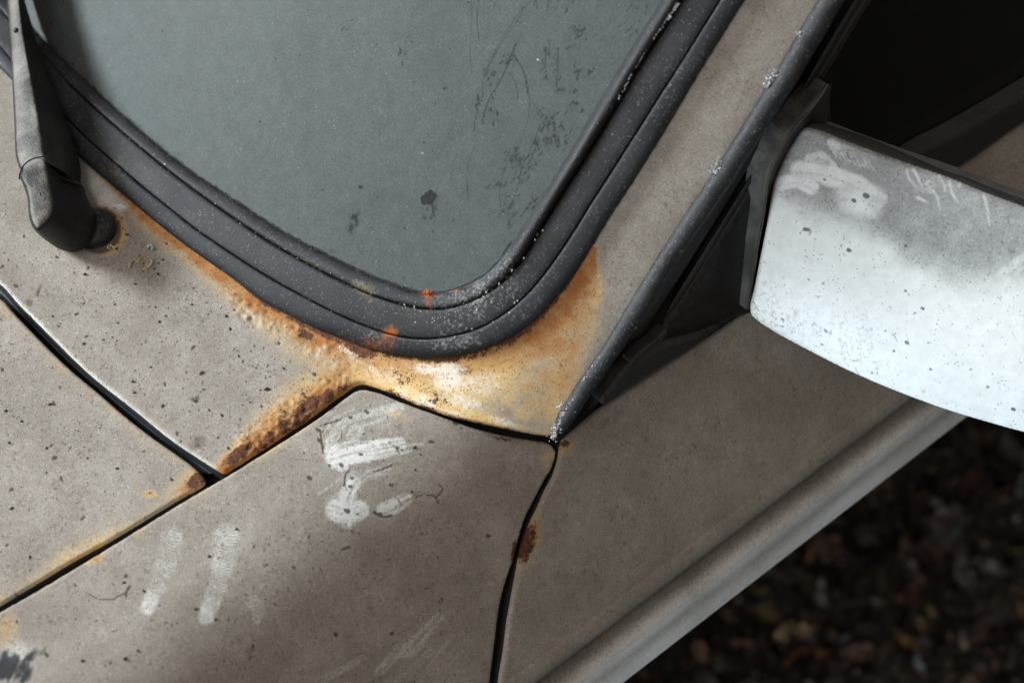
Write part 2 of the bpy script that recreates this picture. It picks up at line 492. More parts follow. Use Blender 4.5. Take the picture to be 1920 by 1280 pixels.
def make_plain(name, col, rough=0.6, var=0.25, scale=60, spec=0.5, bumpd=0.0002):
    k = NT(name)
    a = k.noise(scale, 4, 0.6)
    c2 = tuple(max(0, x * (1 - var)) for x in col); c3 = tuple(min(1, x * (1 + var)) for x in col)
    base = k.mix(k.ss(a, 0.3, 0.7), c2, c3)
    k.bsdf(base, rough, k.bump(k.noise(scale * 14, 3), bumpd, 0.5), spec)
    return k.m

PAINT = make_paint()
MIRROR_PAINT = make_paint('dusty_mirror_paint', (0.185, 0.190, 0.190), (0.245, 0.248, 0.245), (0.165, 0.160, 0.150), 1.0, 0.4)
GLASS = make_glass()
RUBBER = make_rubber("weathered_rubber", (0.012, 0.013, 0.016), (0.040, 0.042, 0.050), 0.8, 0.55, True, 0.32)
TRIM = make_rubber("black_trim_rubber", (0.014, 0.015, 0.018), (0.075, 0.076, 0.084), 0.7, 0.55, spec=.3, fleck=1.3)
FRAME = make_rubber("dark_frame_rubber", (0.016, 0.015, 0.015), (0.050, 0.046, 0.042), 0.6, 0.6, fleck=0.35)
SAIL = make_rubber("dull_black_plastic", (0.013, 0.011, 0.011), (0.036, 0.031, 0.029), 0.55, 0.45, fleck=0.5)
MOUNT = make_rubber("dusty_grey_plastic", (0.055, 0.052, 0.048), (0.36, 0.34, 0.31), 0.9, 0.55, fleck=0.6, up=(-.3, .4))
WIPER = make_rubber("dusty_wiper_black", (0.010, 0.009, 0.009), (0.30, 0.283, 0.258), 0.95, 0.5, fleck=0.3, up=(0.60, 0.86), spec=.3)
DARK = make_plain("dark_cavity", (0.008, 0.008, 0.009), 0.9)
SEALM = make_plain("bonnet_seal_rubber", (0.012, 0.014, 0.018), 0.5)
FLAKE = make_plain("pale_corrosion", (0.42, 0.44, 0.47), 0.8, 0.3, 400)
CRUMB = make_plain("dry_crumb", (0.50, 0.43, 0.24), 0.8, 0.35, 500)
SPECK = make_plain("dark_grit", (0.045, 0.034, 0.028), 0.85, 0.6, 300)
PALE = make_plain("pale_grit", (0.42, 0.40, 0.33), 0.85, 0.4, 300)
TINT = None
def make_tint():
    k = NT("side_glass")
    d = k.n('ShaderNodeBsdfPrincipled'); d.inputs['Base Color'].default_value = (0.10, 0.10, 0.088, 1); d.inputs['Roughness'].default_value = 0.9
    tr = k.n('ShaderNodeBsdfTransparent'); tr.inputs[0].default_value = (0.5, 0.55, 0.52, 1)
    gl = k.n('ShaderNodeBsdfGlossy'); gl.inputs['Roughness'].default_value = 0.08
    fr = k.n('ShaderNodeFresnel'); fr.inputs[0].default_value = 1.45
    m1 = k.n('ShaderNodeMixShader'); k.t.links.new(fr.outputs[0], m1.inputs[0]); k.t.links.new(tr.outputs[0], m1.inputs[1]); k.t.links.new(gl.outputs[0], m1.inputs[2])
    m2 = k.n('ShaderNodeMixShader'); k.t.links.new(k.ss(k.noise(900, 3), 0.3, 0.8, 0.0, 0.05), m2.inputs[0])
    k.t.links.new(m1.outputs[0], m2.inputs[1]); k.t.links.new(d.outputs[0], m2.inputs[2])
    k.t.links.new(m2.outputs[0], k.out.inputs[0])
    return k.m
TINT = make_tint()

# ------------------------------------------------------------------ the traced lines (photo pixels)
L_O = [(-420, -250), (-200, -40), (-100, 40), (22, 150), (90, 228), (152, 297), (233, 367), (300, 423), (353, 464), (400, 497), (443, 527), (500, 570), (547, 594), (600, 620), (640, 634), (690, 654), (740, 665), (800, 670), (853, 667), (907, 656), (940, 642), (973, 624), (1007, 597), (1040, 562), (1073, 519), (1107, 467), (1140, 413), (1173, 363), (1207, 310), (1240, 257), (1280, 190), (1313, 134), (1347, 80), (1397, 0), (1470, -115), (1620, -350)]
L_1 = [(-440, -340), (-200, -105), (-100, -10), (0, 87), (18, 108), (70, 166), (123, 220), (167, 263), (217, 307), (267, 350), (333, 403), (363, 427), (417, 464), (467, 497), (520, 529), (567, 555), (640, 592), (707, 619), (747, 630), (790, 635), (840, 631), (890, 618), (923, 602), (957, 579), (993, 546), (1023, 510), (1047, 477), (1080, 427), (1107, 383), (1140, 332), (1173, 280), (1207, 227), (1240, 175), (1280, 113), (1313, 60), (1347, 6), (1420, -110), (1570, -345)]
L_2 = [(-430, -420), (-200, -190), (-100, -88), (0, 17), (13, 33), (80, 108), (127, 155), (187, 211), (233, 251), (283, 293), (333, 333), (383, 370), (460, 424), (533, 470), (600, 507), (640, 527), (690, 550), (740, 567), (790, 578), (827, 579), (867, 571), (900, 557), (933, 536), (960, 512), (983, 484), (1013, 434), (1057, 363), (1107, 285), (1157, 202), (1190, 143), (1240, 65), (1280, 0), (1350, -112), (1500, -350)]
L_I = [(-400, -450), (-200, -245), (-100, -132), (-30, -55), (50, 37), (67, 60), (107, 103), (160, 152), (217, 205), (267, 249), (333, 303), (400, 350), (450, 383), (517, 427), (567, 455), (640, 491), (690, 515), (740, 534), (773, 544), (807, 549), (840, 547), (873, 536), (907, 518), (930, 497), (950, 470), (983, 420), (1023, 358), (1073, 276), (1123, 190), (1173, 108), (1207, 53), (1240, 1), (1310, -110), (1455, -345)]
cO, c1, c2, cI = (catmull(l, 4) for l in (L_O, L_1, L_2, L_I))
T_HOODREAR = [(-420, 330), (-300, 395), (-150, 470), (0, 558), (27, 587), (83, 645), (133, 693), (187, 738), (233, 778), (283, 817), (333, 852), (360, 872), (379, 890)]
T_COWLFRONT = [(-420, 295), (-300, 362), (-150, 440), (0, 530), (33, 566), (67, 600), (143, 676), (183, 712), (253, 767), (317, 819), (370, 855), (416, 884)]
T_COWLSIDE = [(422, 885), (458, 862), (497, 837), (536, 811), (575, 786), (614, 757), (640, 738), (655, 727), (668, 719), (680, 717), (696, 721), (729, 733), (761, 747), (792, 761), (823, 773), (854, 783), (890, 792), (940, 804), (973, 811), (1007, 817), (1030, 820)]
T_FENDREAR = [(427, 888), (517, 832), (556, 807), (605, 774), (644, 745), (664, 731), (678, 727), (690, 728), (714, 738), (745, 751), (776, 763), (807, 774), (839, 786), (890, 804), (940, 817), (973, 824), (1007, 830), (1033, 836), (1044, 845), (1044, 858), (1036, 880), (1023, 903), (1007, 933), (990, 966), (977, 1006), (967, 1046), (953, 1086), (942, 1126), (935, 1170), (930, 1213), (922, 1276), (915, 1340), (905, 1450), (895, 1600)]
T_FENDREAR = [(x - (1.5 if 690 < x < 1035 and y < 840 else 0), y - (4.5 if 700 < x < 1035 and y < 840 else 0)) for x, y in T_FENDREAR]
T_DOORFRONT = [(1055, 826), (1051, 842), (1048, 862), (1040, 890), (1023, 923), (1010, 953), (994, 986), (981, 1023), (974, 1053), (969, 1080), (960, 1130), (953, 1170), (947, 1220), (938, 1276), (932, 1340)]
T_BELT = [(1055, 826), (1127, 764), (1141, 755), (1234, 694), (1305, 649), (1375, 602), (1405, 581), (1480, 529), (1600, 447), (1800, 310), (1920, 226), (2150, 68), (2300, -40)]

# ------------------------------------------------------------------ masks
def blank(p):
    z = np.zeros(len(p))
    return dict(st=z.copy(), cr=z.copy(), cl=z.copy(), dk=z.copy(), wh=z.copy(), yl=z.copy(), bl=z.copy(), tone=np.ones(len(p)))
def pack(m):
    for k_ in m: m[k_] = np.clip(m[k_], 0, 1.6 if k_ == 'tone' else 1)
    return {"soil": np.stack([m['st'], m['cr'], m['cl'], m['dk']], 1), "wear_shade": np.stack([m['wh'], m['yl'], m['bl'], m['tone']], 1)}
def speckle(p, m, count, box, rmin, rmax, seed, strength=1.0):
    """dried dirt spots of uneven outline"""
    q = np.random.default_rng(seed)
    x0, y0, x1, y1 = box
    for _ in range(count):
        cx, cy = q.uniform(x0, x1), q.uniform(y0, y1); rr = rmin + (rmax - rmin) * q.random()**3
        k_ = (abs(p[:, 0] - cx) < rr * 2.5) & (abs(p[:, 1] - cy) < rr * 2.5)
        if not k_.any(): continue
        pp = p[k_]
        v = blob(pp, cx, cy, rr * q.uniform(1, 1.5), rr * q.uniform(.6, 1), q.uniform(0, 180), 0.45) * strength
        m['dk'][k_] = np.maximum(m['dk'][k_], v)
def stroke(p, pts, w0, w1, soft=0.35, streak=0.0, seed=0, sk=4.0):
    """a wiped stroke; width runs from w0 to w1, with streaks along it"""
    L = catmull(pts, 6)
    wm = max(w0, w1) * 1.5
    k_ = (p[:, 0] > L[:, 0].min() - wm) & (p[:, 0] < L[:, 0].max() + wm) & (p[:, 1] > L[:, 1].min() - wm) & (p[:, 1] < L[:, 1].max() + wm)
    v = np.zeros(len(p))
    if not k_.any(): return v
    dd, s = dist_poly(p[k_], L)
    S = np.linalg.norm(np.diff(L, axis=0), axis=1).sum()
    w = w0 + (w1 - w0) * s / S
    w = w * (0.8 + 0.4 * vnoise(s, np.zeros_like(s), 14, seed + 5))
    a = 1 - sstep(1 - soft, 1 + soft * 0.4, dd / w)
    if streak > 0:
        # signed offset across the stroke
        i = np.clip((s / S * (len(L) - 1)).astype(int), 0, len(L) - 2)
        tg = L[i + 1] - L[i]
        nv = np.stack([-tg[:, 1], tg[:, 0]], 1); nv /= np.linalg.norm(nv, axis=1, keepdims=True) + 1e-9
        off = ((p[k_] - L[i]) * nv).sum(1)
        n_ = vnoise(off, s * 0.06, sk, seed)
        a = a * (1 - streak * sstep(0.35, 0.75, n_))
    v[k_] = a
    return v

def mask_cowl(p, d):
    m = blank(p); x, y = p[:, 0], p[:, 1]
    dO, _ = dist_poly(p, cO)
    cs = catmull(T_COWLSIDE, 4); dG, _ = dist_poly(p, cs)
    cf = catmull(T_COWLFRONT, 4); dF, _ = dist_poly(p, cf)
    n1 = fbm(x, y, 60, 1); n2 = fbm(x, y, 24, 2); n3 = fbm(x, y, 9, 3, 3)
    # stain creeping out from the rubber
    wid = np.interp(x, [100, 230, 320, 450, 560, 640, 760, 900, 1000, 1110, 1135], [16, 24, 26, 42, 62, 95, 130, 130, 110, 60, 20])
    st = np.exp(-(dO / wid)**1.5) * (0.75 + 0.6 * n1)
    st *= sstep(120, 210, x)
    right = 1 - sstep(-16, 26, x + 26 * (n2 - .45) - np.interp(y, [430, 458, 530, 600, 680, 760, 820], [1105, 1112, 1133, 1128, 1100, 1062, 1040]))
    st *= right
    # stain along the wing gap
    wg = np.interp(x, [380, 420, 520, 600, 660, 720, 800, 1030], [20, 34, 72, 78, 70, 60, 45, 18])
    st2 = np.exp(-(dG / wg)**2.2) * (0.8 + 0.5 * n1) * (1 - 0.5 * sstep(860, 1000, x))
    # the whole neck between rubber and wing
    neck = inside_soft(p, [(610, 640), (700, 660), (830, 672), (980, 620), (1110, 470), (1134, 540), (1120, 640), (1085, 720), (1045, 800), (960, 800), (840, 770), (690, 715), (640, 700)], 30)
    st = np.maximum(st, 1.05 * np.exp(-(dO / np.interp(x, [300, 560, 700, 900, 1060, 1110], [6, 22, 24, 40, 46, 10]))**1.6) * (1 - sstep(1090, 1120, x)) * sstep(230, 330, x) * (.7 + .5 * n2))
    m['st'] = np.maximum.reduce([st, st2, neck * (0.46 + 0.7 * (n1 - 0.45) + .16 * sstep(930, 1010, x))])
    m['yl'] = np.clip(sstep(620, 720, x) * (1.15 - 0.9 * st - .55 * sstep(940, 1040, x)) * (0.6 + n1) + 0.35 * sstep(20, 60, dO), 0, 1) * (1 - np.exp(-(dG / 22)**2) * sstep(640, 700, -x + 1300))
    m['yl'] *= 1 - 0.75 * np.exp(-(dG / 40)**2) * (x < 660)
    m['yl'] *= 1 - .6 * sstep(930, 1030, x)
    # crust at the rubber's edge
    wc = np.interp(x, [300, 430, 520, 600, 650, 690, 730, 800, 900, 1000, 1050, 1110, 1130], [.5, 1, 8, 13, 20, 24, 13, 13, 16, 12, 7, 3, 1])
    m['cr'] = np.exp(-(dO / wc)**1.5) * (0.22 + 0.95 * n2)
    m['cr'] = np.maximum(m['cr'], blob(p, 672, 655, 34, 20, 32, .8) * (0.6 + .5 * n2))
    m['cr'] = np.maximum(m['cr'], blob(p, 572, 628, 20, 14, 20, .8) * (0.35 + .6 * n2))
    # scabs along the wing gap
    for cx, cy, rx, ry, v in ((448, 850, 34, 11, .95), (505, 818, 14, 9, .9), (533, 795, 18, 9, .9), (575, 762, 34, 13, 1.0), (612, 744, 18, 11, .95), (638, 728, 18, 9, .6), (497, 830, 40, 8, .5), (560, 790, 55, 8, .6)):
        m['cr'] = np.maximum(m['cr'], blob(p, cx, cy, rx, ry, -33, .7) * v * (0.45 + 0.8 * n3))
    m['cr'] = np.maximum(m['cr'], 0.34 * np.exp(-((dG - 16) / 14)**2) * (x < 650) * (x > 415) * (0.5 + n2))
    # pepper of rust below the rubber
    pep = inside_soft(p, [(660, 665), (760, 675), (800, 700), (850, 740), (850, 760), (800, 755), (720, 725), (680, 700)], 22)
    m['cr'] = np.maximum(m['cr'], pep * 0.32 * (.7 + .5 * sstep(.30, .60, n2)))
    m['cr'] = np.maximum(m['cr'], blob(p, 815, 745, 56, 22, 28, .9) * 0.36 * (0.65 + n3 * .8))
    m['cr'] = np.maximum(m['cr'], blob(p, 872, 690, 36, 20, -10, .9) * 0.36 * (0.65 + n3 * .8))
    m['cr'] = np.maximum(m['cr'], 0.55 * np.exp(-(dG / 7)**2) * sstep(690, 740, x) * (0.4 + n2))
    m['cr'] = np.maximum(m['cr'], inside_soft(p, [(560, 660), (640, 640), (670, 680), (660, 720), (600, 740), (540, 760), (560, 720)], 40) * 0.30 * sstep(.4, .6, n2))
    # bare pale paint showing through the stain
    for cx, cy, rx, ry, a, v in ((842, 705, 36, 30, 20, 1.0), (800, 692, 34, 14, 10, .85), (890, 722, 60, 28, -10, .72), (715, 702, 50, 16, 20, .66), (780, 745, 56, 16, 25, .72), (870, 750, 50, 22, 20, .66), (940, 790, 40, 10, 12, .6), (770, 688, 18, 8, 20, .5), (820, 700, 46, 18, 25, .55), (850, 775, 34, 6, 17, .85), (800, 755, 30, 5, 25, .7), (760, 738, 26, 5, 25, .5), (885, 760, 30, 14, 20, .35), (715, 715, 30, 6, 15, .45), (735, 690, 16, 8, 0, .4)):
        m['wh'] = np.maximum(m['wh'], blob(p, cx, cy, rx, ry, a, .8) * v * (0.6 + .6 * n2))
    # wiped streaks
    for pts, w0, w1, v in (([(612, 650), (590, 668), (575, 690)], 7, 4, .5), ([(640, 652), (690, 676), (745, 690)], 8, 5, .65), ([(655, 668), (700, 690), (738, 700)], 5, 3, .5), ([(900, 640), (870, 700), (860, 730)], 3, 2, .25)):
        s_ = stroke(p, pts, w0, w1, .5, .5, 4)
        m['st'] *= 1 - .5 * s_ * v; m['wh'] = np.maximum(m['wh'], s_ * v * .8); m['cr'] *= 1 - .6 * s_ * v
    # the folded rim has no dust on it
    m['cl'] = np.maximum(m['cl'], .85 * (1 - sstep(0, 9, dF + 4 * n2)) * (x < 425))
    m['wh'] = np.maximum(m['wh'], 0.25 * (1 - sstep(2, 12, dF + 4 * n2)) * (x < 410))
    m['st'] = np.maximum(m['st'], 0.5 * (d < 2) * np.exp(-(dG / 14)**2) * (x < 660))
    # cleaner patch and rust beside the wiper spindle
    cl = inside_soft(p, [(158, 300), (200, 340), (240, 385), (228, 402), (190, 392), (165, 350)], 10)
    m['cl'] = np.maximum(m['cl'], cl * (0.35 + .5 * n2)); m['st'] *= 1 - .65 * cl
    m['cl'] = np.maximum(m['cl'], blob(p, 222, 387, 16, 6, 5, .6) * .9)
    ring = blob(p, 192, 432, 48, 50, 0, .25); m['st'] = np.maximum(m['st'], ring * .75 * (x > 190)); m['dk'] = np.maximum(m['dk'], blob(p, 186, 432, 43, 46, 0, .18) * .8 * (n2 > .3))
    m['tone'] = 1.0 + 0.16 * (blob(p, 120, 490, 90, 40, 20, .8)) + 0.10 * (n1 - .5)
    # soft white scuffs, dirt smudges and cracks
    m['cl'] = np.maximum(m['cl'], blob(p, 300, 520, 150, 40, 30, .9) * .18 * n2 * 1.6)
    m['wh'] = np.maximum(m['wh'], blob(p, 470, 590, 34, 14, 25, .8) * .5 * sstep(.4, .7, n3))
    m['wh'] = np.maximum(m['wh'], blob(p, 540, 650, 60, 30, 35, .9) * .22 * sstep(.3, .7, n2))
    for cx, cy, rx, ry, a in ((370, 830, 22, 13, -30), (55, 567, 8, 9, 0), (365, 748, 13, 6, -10), (382, 730, 6, 4, 0), (72, 545, 5, 18, 20), (1051, 686, 4, 9, 5)):
        m['dk'] = np.maximum(m['dk'], blob(p, cx, cy, rx, ry, a, .7) * (.35 + .5 * n3))
    speckle(p, m, 230, (0, 380, 640, 860), 1.2, 4.2, 11, .9)
    speckle(p, m, 1500, (0, 380, 700, 860), 0.9, 2.1, 12, .85)
    speckle(p, m, 260, (560, 660, 1050, 815), 0.8, 2.2, 13, .8)
    speckle(p, m, 160, (1000, 0, 1540, 700), 0.8, 2.0, 14, .6)
    m['st'] = np.maximum(m['st'], 0.22 * np.exp(-(dF / 22)**2) * (x > 40))
    return pack(m)

def relief_cowl(p, d):
    x, y = p[:, 0], p[:, 1]
    dO, _ = dist_poly(p, cO); dG, _ = dist_poly(p, catmull(T_COWLSIDE, 4))
    n = fbm(x, y, 26, 5, 3) - .45; n2 = fbm(x, y, 10, 6, 3) - .45
    a = np.exp(-((dO - 26) / 26)**2) * sstep(400, 470, x) * (1 - sstep(600, 700, x)) * 0.0016
    b = np.exp(-((dG - 22) / 24)**2) * sstep(415, 450, x) * (1 - sstep(630, 670, x)) * 0.0022
    c = blob(p, 470, 590, 40, 18, 25, .8) * .0010
    e = np.exp(-(dO / 20)**2) * sstep(620, 700, x) * (1 - sstep(840, 930, x)) * 0.0008
    return a * (n * .6 + .9 * n2) + b * (n * .7 + 1.5 * n2) + c * n2 * 1.6 + e * n2 * 1.5

def mask_hood(p, d):
    m = blank(p); x, y = p[:, 0], p[:, 1]
    n1 = fbm(x, y, 70, 21); n2 = fbm(x, y, 20, 22)
    dH, _ = dist_poly(p, catmull([(379, 890), (385, 900), (333, 936), (267, 976), (200, 1016), (133, 1053), (67, 1093), (0, 1133), (-200, 1250)], 6))
    dR, _ = dist_poly(p, catmull(T_HOODREAR, 6))
    m['st'] = np.maximum(.50 * np.exp(-(dH / 34)**1.4) * (.5 + n1), .42 * np.exp(-(dR / 26)**1.5) * (.5 + n1))
    cor = blob(p, 372, 898, 64, 26, -34, .9)
    m['st'] = np.maximum(m['st'], cor * .85); m['yl'] = .55 * np.exp(-(dH / 60)**2) * (1 - cor)
    m['cr'] = np.maximum(blob(p, 368, 900, 22, 12, -38, .8) * .85, blob(p, 280, 924, 6, 4, 0, .6) * .5)
    m['st'] = np.maximum(m['st'], blob(p, 280, 925, 16, 9, 0, .9) * .7)
    m['tone'] = 1.04 + .1 * (n1 - .5)
    m['cl'] = 0.10 * n2
    speckle(p, m, 70, (0, 560, 380, 1130), 1.2, 4.4, 31)
    speckle(p, m, 1300, (0, 560, 380, 1130), 0.9, 2.1, 32, .75)
    m['wh'] = np.maximum(m['wh'], .4 * (1 - sstep(2, 7, dR)))
    return pack(m)

def mask_fender(p, d):
    m = blank(p); x, y = p[:, 0], p[:, 1]
    n1 = fbm(x, y, 80, 41); n2 = fbm(x, y, 26, 42); n3 = fbm(x, y, 9, 43, 3)
    fr = catmull(T_FENDREAR[:18], 5); dR, _ = dist_poly(p, fr)
    hg = catmull([(-200, 1262), (0, 1143), (67, 1105), (200, 1025), (333, 943), (427, 888), (556, 806), (680, 726)], 8); dH, _ = dist_poly(p, hg)
    # palm and finger wipes at the rear corner
    def S(pts, w0, w1, v, st=.45, sd=1, sk=4.0, soft=.3):
        m['cl'] = np.maximum(m['cl'], .82 * v * stroke(p, pts, w0, w1, soft, min(.85, st + .2), sd, sk) * (.72 + .5 * n3))
    S([(632, 856), (665, 848), (705, 842), (748, 833)], 27, 14, .95, .35, 2)
    S([(690, 850), (740, 842), (790, 836)], 20, 8, .8, .75, 3, 5)
    S([(640, 868), (625, 850), (620, 826)], 18, 14, .7, .4, 4)
    S([(622, 838), (640, 800), (690, 778), (745, 762)], 26, 16, .50, .6, 5)
    S([(668, 808), (660, 820)], 18, 12, .5, .3, 6)
    S([(725, 880), (690, 884), (662, 908)], 13, 12, .55, .6, 7)
    S([(700, 888), (716, 880), (735, 872)], 12, 7, .35, .7, 8)
    S([(612, 925), (640, 905), (662, 890)], 20, 15, .38, .7, 9)
    S([(664, 905), (652, 930), (650, 962)], 15, 30, .95, .25, 10)
    S([(632, 956), (652, 960), (673, 956)], 21, 21, 1.0, .12, 11, 3)
    S([(724, 954), (742, 946), (762, 936)], 18, 15, .85, .45, 12, 5)
    S([(610, 800), (625, 780), (660, 765)], 12, 8, .4, .7, 13)
    # dried rims left by the wiping
    for pts, w in (([(656, 880), (648, 890), (646, 905), (650, 918)], 2.6), ([(740, 930), (748, 938), (752, 948)], 1.8), ([(730, 832), (742, 838), (748, 850)], 2.0), ([(640, 805), (640, 820), (632, 828)], 2.2), ([(702, 960), (716, 968), (734, 966)], 4), ([(700, 884), (720, 878), (735, 872)], 3), ([(600, 805), (603, 830), (606, 850)], 3), ([(600, 798), (640, 786)], 2.5)):
        m['dk'] = np.maximum(m['dk'], stroke(p, pts, w, w, .5, .0, 3) * (.5 + .7 * n3))
    for cx, cy, r_ in ((651, 957, 3.6), (661, 896, 2.8), (657, 912, 2.8), (617, 872, 2.6), (596, 806, 3), (687, 772, 3), (656, 782, 2.6), (712, 964, 3), (599, 826, 3), (580, 896, 3.4), (915, 1004, 3), (808, 828, 3)):
        m['dk'] = np.maximum(m['dk'], sstep(.25, .6, blob(p, cx, cy, r_ * 1.7, r_ * 1.2, 20, .8) * (.35 + 1.2 * fbm(x, y, 4, 57, 2))))
    # glove-knit finger prints: fine cross ribs
    for (ax, ay), (bx, by), w0, w1, v in (((322, 1008), (276, 1140), 27, 15, .62), ((424, 1006), (388, 1155), 31, 17, .66), ((512, 1080), (490, 1100), 9, 6, .3), ((476, 1128), (482, 1160), 18, 10, .5)):
        k_ = stroke(p, [(ax, ay), ((ax + bx) / 2 + 6, (ay + by) / 2), (bx, by)], w0, w1, .4, .0, 15)
        u = (x - ax) * (bx - ax) + (y - ay) * (by - ay); u = u / math.hypot(bx - ax, by - ay) + 0.03 * ((x - ax)**2) * .3
        rib = .5 + .5 * np.sin(u * 2 * math.pi / 6.2)
        tip = sstep(.62, 1.0, u / math.hypot(bx - ax, by - ay))
        bands = .75 + .5 * vnoise(u, np.zeros_like(u), 9, 17)
        m['cl'] = np.maximum(m['cl'], k_ * v * np.maximum(.25 + rib * .5, tip * .95) * bands * (.55 + .6 * n2))
    # long pale rubs at the bottom
    for pts, w0, w1, v in (([(822, 1160), (790, 1195), (762, 1220)], 13, 15, .42), ([(770, 1195), (735, 1235), (705, 1262)], 12, 8, .45), ([(745, 1210), (715, 1250)], 9, 5, .3), ([(680, 1232), (640, 1256), (600, 1275)], 7, 10, .35), ([(840, 1140), (830, 1165)], 6, 4, .3), ([(800, 1220), (760, 1262), (735, 1290)], 14, 14, .25), ([(880, 1200), (840, 1240)], 14, 12, .18), ([(850, 1190), (812, 1240), (790, 1275)], 5, 5, .3)):
        S(pts, w0, w1, v, .6, int(pts[0][0]), 5)
    # stains at the edges
    m['st'] = np.maximum.reduce([.75 * np.exp(-(dR / 9)**1.3) * sstep(.3, .65, n2) * (x > 680) * (y < 850), blob(p, 740, 775, 34, 12, 20, .9) * .42, .42 * np.exp(-(dH / 24)**1.5) * sstep(.42, .65, n1), blob(p, 180, 1042, 26, 16, -30, .8) * .75 * n2 * 1.4, blob(p, 90, 1085, 50, 18, -30, .8) * .4, blob(p, 265, 995, 22, 12, -30, .8) * .38, blob(p, 1035, 862, 22, 22, 0, .8) * .55, blob(p, 15, 1180, 24, 40, 0, .9) * .55])
    m['yl'] = .4 * (y < 860) * (x > 600) + .2
    m['cr'] = np.maximum.reduce([.62 * np.exp(-(dR / 4.5)**1.4) * (.2 + n2 * 1.3) * (x > 690) * (y < 850), blob(p, 850, 795, 26, 8, 20, .8) * .55 * n3 * 1.7, blob(p, 965, 1030, 8, 30, 17, .8) * .62 * (.3 + n3 * 1.2), blob(p, 622, 768, 12, 6, -35, .8) * .4, blob(p, 940, 822, 40, 5, 12, .8) * .5])
    m['tone'] = 1.0 + .14 * (n1 - .5)
    # veins of dirt
    v1 = np.abs(fbm(x, y, 34, 51, 4) - .5); v2 = fbm(x, y, 90, 52, 2)
    m['dk'] = np.maximum(m['dk'], (1 - sstep(.004, .014, v1)) * sstep(.52, .66, v2) * .62)
    v3 = np.abs(fbm(x, y, 22, 54, 4) - .5); m['dk'] = np.maximum(m['dk'], (1 - sstep(.004, .016, v3)) * sstep(.60, .70, fbm(x, y, 60, 55, 2)) * .7)
    m['dk'] = np.maximum(m['dk'], .22 * blob(p, 560, 1080, 90, 26, -42, .9) * n2 * 1.3)
    m['dk'] = np.maximum(m['dk'], .20 * sstep(.55, .72, fbm(x, y, 120, 56, 3)) * n2 * 1.6)
    for pts, w in (([(822, 908), (830, 916), (818, 932)], 2.2), ([(800, 928), (815, 930), (822, 942)], 2.0), ([(796, 925), (780, 932)], 1.6), ([(215, 1120), (238, 1108), (245, 1095)], 2.2), ([(160, 1110), (190, 1123), (215, 1122)], 1.8), ([(240, 1100), (236, 1118)], 2.4), ([(640, 1030), (655, 1025)], 3)):
        m['dk'] = np.maximum(m['dk'], stroke(p, pts, w, w, .6, 0, 7) * .85)
    speckle(p, m, 100, (0, 760, 760, 1280), 1.2, 4.4, 61, .95)
    speckle(p, m, 520, (380, 750, 1040, 1280), 0.8, 2.4, 62, .75)
    speckle(p, m, 500, (0, 900, 640, 1280), 0.8, 2.0, 63, .6)
    # black scuff in the corner
    sc = blob(p, 20, 1250, 44, 34, 10, .6)
    sc = np.maximum(sc, blob(p, 50, 1235, 60, 14, -30, .9) * .8); m['bl'] = .95 * sstep(.36, .66, sc * (.15 + 1.3 * fbm((x + y * .5) * 1.3, (y - x * .5) * .45, 15, 58, 4))); m['cl'] = np.maximum(m['cl'], blob(p, 30, 1222, 30, 22, 0, .8) * .45)
    return pack(m)

def mask_door(p, d):
    m = blank(p); x, y = p[:, 0], p[:, 1]
    n1 = fbm(x, y, 90, 71); n2 = fbm(x, y, 26, 72); n3 = fbm(x, y, 9, 73, 3)
    dE, _ = dist_poly(p, catmull(T_DOORFRONT, 5))
    m['st'] = np.maximum.reduce([blob(p, 990, 1015, 22, 52, 17, .9) * .8, blob(p, 1062, 838, 22, 16, -30, .8) * .65, .35 * np.exp(-(dE / 8)**2)])
    m['cr'] = np.maximum.reduce([blob(p, 988, 1020, 15, 40, 17, .9) * .72 * (.4 + n3), blob(p, 1062, 830, 14, 8, -30, .8) * .5])
    m['dk'] = np.maximum.reduce([.55 * inside_soft(p, [(1060, 825), (1150, 765), (1240, 705), (1330, 640), (1330, 680), (1200, 760), (1100, 840), (1065, 860)], 26) * sstep(.45, .62, n3) * n2 * 1.8])
    v1 = np.abs(fbm(x, y, 30, 74, 4) - .5)
    m['dk'] = np.maximum(m['dk'], (1 - sstep(.004, .016, v1)) * sstep(.54, .68, fbm(x, y, 90, 75, 2)) * .5)
    m['tone'] = .97 + .12 * (n1 - .5)
    speckle(p, m, 420, (1040, 620, 1600, 1100), 0.9, 3.0, 76, .65)
    speckle(p, m, 120, (940, 850, 1300, 1280), 0.9, 2.6, 77, .55)
    m['cl'] = np.maximum(m['cl'], .4 * (1 - sstep(1, 6, dE)) * sstep(1060, 1160, y))
    m['cl'] = np.maximum(m['cl'], .12 * sstep(1000, 1250, y) * n2)
    return pack(m)

# ------------------------------------------------------------------ the car
car = bpy.data.objects.new("parked_car", None)
COL.objects.link(car)
tag(car, "dusty off-white car seen at its rusty windscreen corner, with black wiper and pale door mirror", "car")

hood_out = np.vstack([catmull(T_HOODREAR, 4), catmull([(384, 897), (383, 906), (333, 936), (267, 976), (200, 1016), (133, 1053), (67, 1093), (0, 1133), (-200, 1250), (-420, 1380)], 5)])
panel("hood", hood_out, F_body(), PAINT, car, mask_hood, edge_r=5)

inner_line = catmull([(1660, -240), (1600, -120), (1546, 4), (1480, 115), (1406, 235), (1322, 372), (1238, 500), (1192, 575), (1150, 640), (1112, 696), (1080, 745), (1056, 790), (1042, 818)], 5)
